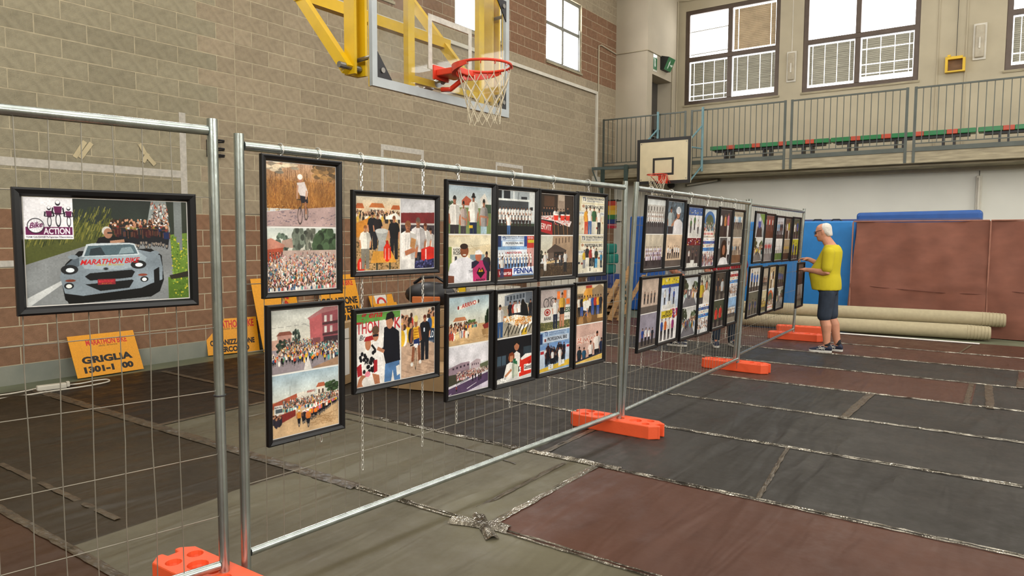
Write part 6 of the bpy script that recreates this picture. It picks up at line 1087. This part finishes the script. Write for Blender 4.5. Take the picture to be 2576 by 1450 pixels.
MB().box(.05, .33, -.02, 0, .03, .28).build('back', M['woodd'], t); MB().box(.04, .10, -.15, -.02, .34, .38).build('lug', M['yellow'], t); MB().tube([(.2, -.02, .34), (.2, -.02, 3.4)], .006, 5).build('cable', M['dark'], t)
tag(MB().box(-.008, .008, -.012, 0, 0, 1.4).build('wall_cable', M['white_pl']), 'thin cable running up from the left emergency lamp', 'cable').location = (3.915, YB, 6.25)
def pstrip(x, lab): tag(MB().box(-.012, .012, -.02, 0, 0, 6.0).build('wall_conduit', M['cream']), lab, 'conduit').location = (x, YB, 3.3)
pstrip(7.08, 'cream conduit left of the yellow box'); pstrip(7.62, 'cream conduit right of the yellow box')
# exit signs on the stair shaft
def s_exit(c): c.rect(0, 0, 1, 1, '#2f7a4a'); c.rect(.08, .1, .92, .9, '#2f7a4a'); c.man(.42, .85, .66, '#e6ece6', '#e6ece6', '#e6ece6', '#e6ece6'); c.poly([(.6, .5), (.82, .5), (.82, .4), (.95, .55), (.82, .7), (.82, .6), (.6, .6)], '#e6ece6')
def s_door(c): c.rect(0, 0, 1, .22, '#dfe4de'); c.rect(0, .22, 1, 1, '#2f7a4a'); c.rect(.35, .3, .65, .8, '#e0e8e0'); c.text('I', .45, .6, .2, '#2f7a4a')
t = thing('exit_plate', 'flat green and white exit plate above the balcony door', 'sign', (XS, 17.17, 5.86)); MB().box(0, .008, 0, .24, 0, .44).build('plate', M['white_pl'], t); cv = Cv(90, 160, '#2f7a4a', 3); s_door(cv); quad('printed_face', [(.0095, 0, .05), (.0095, .24, .05), (.0095, .24, .44), (.0095, 0, .44)], printmat('exit_print_1', cv.a), t)
t = thing('exit_lamp', 'tilted green emergency exit lamp beside the plate above the door', 'lamp', (XS, 17.85, 5.98)); MB().prism([(0, 0), (.0, .36), (.24, .30), (.10, 0)], lambda a, b, c: (a, c, b), -.22, .22).build('housing', M['dark'], t)
cv = Cv(180, 130, '#2f7a4a', 4); s_exit(cv); quad('printed_face', [(.103, -.22, 0), (.103, .22, 0), (.243, .22, .30), (.243, -.22, .30)], printmat('exit_print_2', cv.a), t)
# white trunking and conduit on the left wall
struct(MB().box(0, .05, 6.0, 15.80, 5.13, 5.20).box(0, .05, 15.73, 15.80, 3.1, 5.13).box(0, .05, 15.6, 16.0, 2.98, 3.1).build('trim_5', M['white_pl'], bevel=.005))
struct(MB().tube([(.02, 15.86, 5.2), (.02, 15.86, 6.34), (.02, 16.0, 6.38), (.02, 16.82, 6.33)], .018, 8).tube([(.02, 16.82, 6.33), (XS+.01, 16.82, 6.32), (XS+.02, 16.84, 6.32), (XS+.02, 18.4, 6.32), (XS+.02, 18.4, 4.6)], .016, 8).build('trim_6', M['cream']))
struct(MB().tube([(XS+.02, 18.72, 3.6), (XS+.02, 18.72, 8.0), (XS+.3, 18.78, 8.0), (4, 18.78, 8.05)], .018, 8).build('trim_7', M['cream']))
# masking tape left on the wall, and black paint blot
M['mask'] = mat('masking_tape', '#c2b390', .8, var=.06)
for k_, (a, b) in enumerate((((188, 396), (214, 356)), ((202, 398), (230, 360)), ((352, 362), (366, 388)), ((366, 388), (390, 415)), ((360, 408), (372, 386)))):
    p, q_ = atX(*a, .004+.0025*k_), atX(*b, .004+.0025*k_); MB().beam(p, q_, .05, .002, (0, 0, 1) if False else (1, 0, 0)).build('masking_tape', M['mask'], wall_left)
# ------------------------------------------------------------------ people
M['skin'] = mat('skin', '#c48a6e', .55, var=.08, scale=9, spec=.35); M['skin2'] = mat('skin_tan', '#b0735a', .55, var=.08, scale=9, spec=.35)
M['tee'] = mat('yellow_cotton', '#bfae1c', .9, var=.06, scale=5, bump=.25, bscale=14); M['denim'] = mat('dark_denim', '#1a222e', .85, var=.25, scale=6, bump=.1, bscale=60, color2='#2b3646')
M['hairw'] = mat('white_hair', '#cfc8be', .8, var=.12, scale=40, bump=.3, bscale=90); M['hairb'] = mat('brown_hair', '#4a3a30', .8, var=.2, scale=40)
M['shoe'] = mat('navy_mesh_shoe', '#1c2238', .7, var=.15, scale=30); M['sole'] = mat('white_foam_sole', '#c9c5bd', .7); M['sock'] = mat('black_sock', '#1a191d', .9)
M['redtee'] = mat('red_cotton', '#a8232c', .9, var=.1, scale=5); M['greytee'] = mat('grey_cotton', '#8a8d92', .9, var=.1, scale=5)
def loft(mb, rings, n=18):
    """rings: (centre, ax vector, ay vector)"""
    v = []; f = []
    for c, a, b in rings:
        c, a, b = np.array(c, float), np.array(a, float), np.array(b, float)
        for j in range(n): t = 2*math.pi*j/n; v.append(c+a*math.cos(t)+b*math.sin(t))
    for i in range(len(rings)-1):
        for j in range(n): f.append((i*n+j, i*n+(j+1) % n, (i+1)*n+(j+1) % n, (i+1)*n+j))
    f.append(tuple(range(n-1, -1, -1))); f.append(tuple((len(rings)-1)*n+j for j in range(n)))
    return mb.add(v, f)
def limb(mb, pts, rr, n=14):
    """tapered limb with rounded ends through pts"""
    P = [np.array(p, float) for p in pts]; Q = []; R = []
    for i in range(len(P)-1):
        for u in (0, .34, .67): Q.append(P[i]*(1-u)+P[i+1]*u); R.append(rr[i]*(1-u)+rr[i+1]*u)
    Q.append(P[-1]); R.append(rr[-1])
    d0 = Q[0]-Q[1]; d0 /= np.linalg.norm(d0); d1 = Q[-1]-Q[-2]; d1 /= np.linalg.norm(d1)
    Q = [Q[0]+d0*R[0]*.8, Q[0]+d0*R[0]*.45]+Q+[Q[-1]+d1*R[-1]*.45, Q[-1]+d1*R[-1]*.8]; R = [R[0]*.45, R[0]*.85]+R+[R[-1]*.85, R[-1]*.45]
    return mb.tube(Q, R, n)
def fuse(name, mb, m, parent, voxel=.010, smooth=6, fac=.5):
    me = mb.mesh(name); o = bpy.data.objects.new(name, me); COL.objects.link(o)
    r = o.modifiers.new('r', 'REMESH'); r.mode = 'VOXEL'; r.voxel_size = voxel
    s = o.modifiers.new('s', 'SMOOTH'); s.iterations = smooth; s.factor = fac
    dg = bpy.context.evaluated_depsgraph_get(); dg.update(); nm = bpy.data.meshes.new_from_object(o.evaluated_get(dg)); nm.name = name
    bpy.data.objects.remove(o); bpy.data.meshes.remove(me); nm.materials.clear()
    return mobj(name, nm, m, parent, smooth=True)
def hand(mb, wrist, tip_dir, palm_n, side, s=1.0, curl=.35, spread=.25, thumb_up=1.0):
    """palm and five bent fingers; tip_dir along the fingers, palm_n the way the palm faces"""
    w = np.array(wrist, float); d = np.array(tip_dir, float); d /= np.linalg.norm(d); pn = np.array(palm_n, float); pn -= d*(pn@d); pn /= np.linalg.norm(pn); a = np.cross(d, pn)*side
    limb(mb, [w, w+d*.04*s], [.027*s, .03*s]); 
    loft(mb, [(w+d*.015*s, a*.03*s, pn*.018*s), (w+d*.05*s, a*.041*s, pn*.017*s), (w+d*.085*s, a*.042*s, pn*.015*s), (w+d*.10*s, a*.034*s, pn*.010*s)], 12)
    for i, (o, L_) in enumerate(((-.033, .062), (-.011, .074), (.011, .080), (.032, .072))):
        b = w+d*.088*s+a*o*s; dd = d+a*(o*spread*8); dd /= np.linalg.norm(dd); pts = [b]
        for k in range(3):
            ang = curl*(k+.6); e = dd*math.cos(ang)+pn*math.sin(ang); pts.append(pts[-1]+e*L_*s*(.42, .33, .25)[k])
        limb(mb, pts, [.0098*s, .0092*s, .0085*s, .0075*s], 8)
    b = w+d*.03*s+a*.03*s; e = (a*.75+d*.55+pn*.35*thumb_up); e /= np.linalg.norm(e); p1 = b+e*.04*s; e2 = e*.55+d*.6+pn*.25; e2 /= np.linalg.norm(e2); limb(mb, [b, p1, p1+e2*.032*s, p1+e2*.05*s], [.0145*s, .0115*s, .0105*s, .009*s], 8)
def head(mb, c, yaw, pitch, s=1.0):
    """c: centre of the skull; faces -y at yaw 0; returns a transform"""
    R_ = Matrix.Rotation(yaw, 3, 'Z') @ Matrix.Rotation(pitch, 3, 'X'); C_ = np.array(c, float)
    def T(p): q = R_ @ Vector(p); return C_+np.array(q)*s
    def Tv(p): return np.array(R_ @ Vector(p))*s
    X = Tv((1, 0, 0)); Y = Tv((0, 1, 0))
    prof = [(-.118, -.020, .030, .030), (-.108, -.028, .046, .056), (-.085, -.022, .058, .074), (-.055, -.010, .066, .086), (-.02, .0, .072, .094), (.02, .005, .076, .099), (.055, .008, .075, .098), (.085, .008, .065, .086), (.105, .008, .048, .064), (.119, .008, .022, .03)]
    loft(mb, [(T((0, y, z)), X*a, Y*b) for z, y, a, b in prof], 20)
    loft(mb, [(T((0, -.085, .025)), X*.010, Y*.012), (T((0, -.100, -.005)), X*.012, Y*.016), (T((0, -.114, -.026)), X*.016, Y*.018), (T((0, -.098, -.040)), X*.014, Y*.014)], 10)   # nose
    for sx in (-1, 1):
        loft(mb, [(T((sx*.074, .012, .028)), X*.006, Y*.012), (T((sx*.079, .014, .015)), X*.008, Y*.018), (T((sx*.078, .012, -.012)), X*.007, Y*.014), (T((sx*.073, .006, -.032)), X*.006, Y*.010)], 10)  # ears
        mb.ball(T((sx*.034, -.084, .030)), (.022*s, .012*s, .009*s), 10, 6)   # brow
        mb.ball(T((sx*.040, -.074, -.028)), (.02*s, .018*s, .02*s), 10, 6)    # cheek
    loft(mb, [(T((0, -.083, -.062)), X*.026, Y*.012), (T((0, -.088, -.067)), X*.028, Y*.012), (T((0, -.083, -.075)), X*.024, Y*.012)], 10)   # lips
    mb.ball(T((0, -.072, -.098)), (.026*s, .022*s, .018*s), 10, 6)            # chin
    return T, Tv
def shoe(parent, heel, dirv, L_=.29, m='shoe', stripes=True):
    t = MB(); d = np.array(dirv, float); d /= np.linalg.norm(d); a = np.array([-d[1], d[0], 0]); h = np.array(heel, float); up = np.array([0, 0, 1.])
    def ring(u, w_, z0, z1): return (h+d*u*L_+up*(z0+z1)/2, a*w_, up*(z1-z0)/2)
    loft(t, [ring(.0, .025, .03, .075), ring(.06, .034, .025, .105), ring(.2, .037, .025, .115), ring(.36, .038, .025, .105), ring(.55, .043, .025, .082), ring(.75, .047, .025, .066), ring(.9, .040, .025, .055), ring(1.0, .02, .028, .045)], 14)
    o = t.build('shoe', M[m], parent, smooth=True)
    so = MB(); outl = [(.0, .028), (.1, .036), (.35, .036), (.6, .046), (.8, .049), (.95, .036), (1.02, .012)]
    poly = [(u, w_) for u, w_ in outl]+[(u, -w_) for u, w_ in reversed(outl)]
    so.prism(poly, lambda u, w_, z: tuple(h+d*u*L_+a*w_+up*z), .0, .03); so.build('sole', M['sole'], o, bevel=.004)
    if stripes:
        for sd in (1, -1):
            st = MB()
            for u0, z0, u1, z1 in ((.30, .04, .52, .085), (.40, .04, .60, .08), (.28, .062, .66, .045), (.32, .078, .58, .05)):
                p0 = h+d*u0*L_+a*sd*.0405+up*z0; p1 = h+d*u1*L_+a*sd*.044+up*z1; st.beam(p0, p1, .007, .007)
            st.build('side_stripe', M['sole'], o)
    return o
def person(name, label, loc, rotz, P):
    t = thing(name, label, 'person', loc, (0, 0, rotz)); t.scale = (P.get('s', 1),)*3
    b = MB(); tor = P['torso']   # rings (z, y, half width, half depth)
    X = np.array([1., 0, 0]); Y = np.array([0, 1., 0])
    loft(b, [((0, y, z), X*w_*.93, Y*d*.93) for z, y, w_, d in tor], 22)
    nb, nt_ = P['neck']; limb(b, [nb, nt_], [.074, .064])
    T, Tv = head(b, P['head'], P.get('hyaw', 0), P.get('hpitch', 0))
    for sd, (sh_, el, wr) in P['arms'].items():
        s = 1 if sd == 'l' else -1; limb(b, [sh_, el, np.array(el)*.6+np.array(wr)*.4, wr], [.058, .046, .045, .030]); hd = P['hands'][sd]; hand(b, wr, hd[0], hd[1], -s, 1.05, hd[2] if len(hd) > 2 else .35)
    for sd, (hp, kn, an) in P['legs'].items():
        k2 = (np.array(kn)*.45+np.array(an)*.55)+np.array([0, .012, 0]); limb(b, [hp, kn, np.array(kn)*.72+np.array(an)*.28+np.array([0, .018, 0]), k2, an], [.092, .064, .070, .056, .040])
        limb(b, [an, np.array(an)+np.array(P['feet'][sd])*.12+np.array([0, 0, -.045])], [.036, .03])
    body = fuse('body', b, M[P.get('skin', 'skin')], t, .0085, 4, .4)
    # shirt
    c = MB(); g = P.get('hem', .86)
    loft(c, [((0, y, z), X*(w_+.008), Y*(d+.010)) for z, y, w_, d in P.get('shirt_torso', tor) if z >= g-.02], 26)
    for sd, (sh_, el, wr) in P['arms'].items():
        sh_, el = np.array(sh_, float), np.array(el, float); e = sh_+(el-sh_)*P.get('sleeve', .78); limb(c, [sh_+np.array([0, 0, -.005]), sh_+(e-sh_)*.5, e], [.080, .076, .072], 16)
    sh = fuse('shirt', c, M[P['shirt']], t, .011, 8, .5)
    # shorts or trousers
    q = MB(); low = P['pants_low']
    loft(q, [((0, y, z), X*(w_+.004), Y*(d+.004)) for z, y, w_, d in tor if z <= P.get('waist', .98)], 22)
    for sd, (hp, kn, an) in P['legs'].items():
        hp, kn, an = np.array(hp, float), np.array(kn, float), np.array(an, float)
        if low > .3: e = hp+(kn-hp)*((hp[2]-low)/(hp[2]-kn[2])); limb(q, [hp, (hp+e)/2, e], [.105, .098, .094], 16)
        else: limb(q, [hp, kn, an+np.array([0, 0, low-an[2]])], [.105, .078, .066], 16)
    fuse('trousers' if low < .3 else 'shorts', q, M[P['pants']], t, .011, 6, .5)
    for sd, (hp, kn, an) in P['legs'].items():
        f_ = np.array(P['feet'][sd], float); f_ /= np.linalg.norm(f_); heel = np.array([an[0], an[1], 0])-f_*.065
        shoe(t, heel, f_, .285, P.get('shoe', 'shoe'), P.get('stripes', True)); limb_ = MB(); limb(limb_, [(an[0], an[1], .10), (an[0], an[1], .145)], [.043, .041]); limb_.build('sock', M['sock'], t, smooth=True)
    # hair cap
    h = MB(); hl = P.get('hairline', .0)
    prof = [(-.070, .062, .046, .034), (-.045, .056, .062, .046), (-.02, .046, .074, .056), (.02, .034, .0785, .072), (.055, .030, .0785, .078), (.085, .028, .068, .072), (.105, .026, .050, .054), (.119, .022, .025, .030)]
    loft(h, [(T((0, y+hl, z)), Tv((1, 0, 0))*a, Tv((0, 1, 0))*d) for z, y, a, d in prof], 20); fuse('hair', h, M[P['hair']], t, .007, 3, .4)
    return t, T, Tv, body
# man in the yellow shirt hanging a frame; local frame: he faces -y, his left is +x
tor = [(.80, .03, .150, .105), (.86, .02, .182, .135), (.93, -.005, .190, .165), (1.00, -.025, .192, .185), (1.08, -.035, .190, .192), (1.16, -.02, .188, .178), (1.24, .01, .190, .155), (1.32, .035, .195, .138), (1.39, .052, .190, .122), (1.44, .054, .155, .100), (1.48, .045, .095, .080)]
P = dict(torso=tor, neck=((0, .04, 1.45), (0, -.03, 1.56)), head=(0, -.068, 1.65), hpitch=math.radians(12), hyaw=math.radians(-6),
    arms={'l': ((.195, .05, 1.385), (.225, .035, 1.10), (.10, -.235, 1.13)), 'r': ((-.195, .05, 1.385), (-.235, -.03, 1.13), (-.11, -.26, 1.27))},
    hands={'l': ((-.25, -1, .02), (0, -.2, -1), .45), 'r': ((.30, -1, .10), (.2, -.1, -1), .55)},
    legs={'l': ((.095, .03, .84), (.10, .0, .48), (.105, .05, .085)), 'r': ((-.095, .03, .84), (-.10, .05, .48), (-.10, .15, .085))},
    feet={'l': (.10, -1, 0), 'r': (-.10, -1, 0)}, shirt='tee', shirt_torso=[(.858, .0, .205, .178), (.93, -.008, .207, .186), (1.0, -.018, .205, .19)]+[q for q in tor if q[0] > 1.02], pants='denim', pants_low=.50, hair='hairw', hem=.875, hairline=.012, sleeve=.80, waist=.97)
man, T, Tv, mb_ = person('person', 'person in yellow t-shirt, denim shorts and dark trainers hanging a frame', (6.56, 10.42, .012), math.radians(-90), P)
gl = MB()
for sx in (-1, 1): gl.tube([T((sx*.062, -.090, .024)), T((sx*.078, -.03, .028)), T((sx*.080, .015, .026))], .0032, 5); gl.tube([T((sx*(.036+.026*math.cos(a)), -.102, .012+.019*math.sin(a))) for a in np.linspace(0, 6.283, 12)], .0032, 5)
gl.tube([T((-.012, -.104, .016)), T((.012, -.104, .016))], .003, 5); gl.build('glasses', M['black'], man)
for sx in (-1, 1): MB().ball(T((sx*.034, -.090, .010)), .011, 10, 8).build('eye', M['dark'], man, smooth=True)
# the frame in his hands
picture((6.185, 10.24, .60), (math.radians(1.5), 0, math.radians(91.5)), .44, .64, 'v', [fn(g_group, '#8a8a88', '#4a4a4a', ('#b8b8b6', '#5a5a5e'), 1, 6, None, .5), fn(g_group, '#c8c8c4', '#5a5c54', ('#8a8c88', '#b0b2ae'), 2, 8)], 'black picture frame held by the man in the yellow shirt', 90, 330, 'framed race photos on the fence panels')
# two people behind the middle panel
tor2 = [(.82, .0, .150, .11), (.90, .0, .178, .13), (1.0, -.005, .180, .135), (1.1, -.005, .182, .135), (1.2, 0, .188, .13), (1.32, .01, .20, .125), (1.40, .015, .195, .11), (1.45, .015, .15, .085), (1.485, .01, .085, .068)]
P2 = dict(torso=tor2, neck=((0, .01, 1.46), (0, -.01, 1.57)), head=(0, -.03, 1.675), hpitch=math.radians(8), hyaw=.3,
    arms={'l': ((.20, .01, 1.39), (.27, .02, 1.10), (.22, -.16, .93)), 'r': ((-.20, .01, 1.39), (-.27, .02, 1.10), (-.20, -.18, .98))}, hands={'l': ((-.2, -.6, -.5), (-1, 0, 0)), 'r': ((.2, -.6, -.4), (1, 0, 0))},
    legs={'l': ((.095, 0, .86), (.11, -.01, .48), (.12, .02, .085)), 'r': ((-.095, 0, .86), (-.11, -.01, .48), (-.12, .02, .085))}, feet={'l': (.2, -1, 0), 'r': (-.2, -1, 0)}, shirt='redtee', pants='denim', pants_low=.10, hair='hairb', hem=.9, shoe='shoe', skin='skin2', waist=1.0)
person('person', 'person in red t-shirt and dark jeans half hidden behind the middle fence panel', (5.27, 10.06, .012), math.radians(35), P2)
P3 = dict(P2); P3.update(shirt='greytee', hair='hairb', pants='sock', hyaw=-.2)
person('person', 'person in grey top mostly hidden behind the first frames of the middle panel', (4.62, 9.75, .012), math.radians(110), P3)
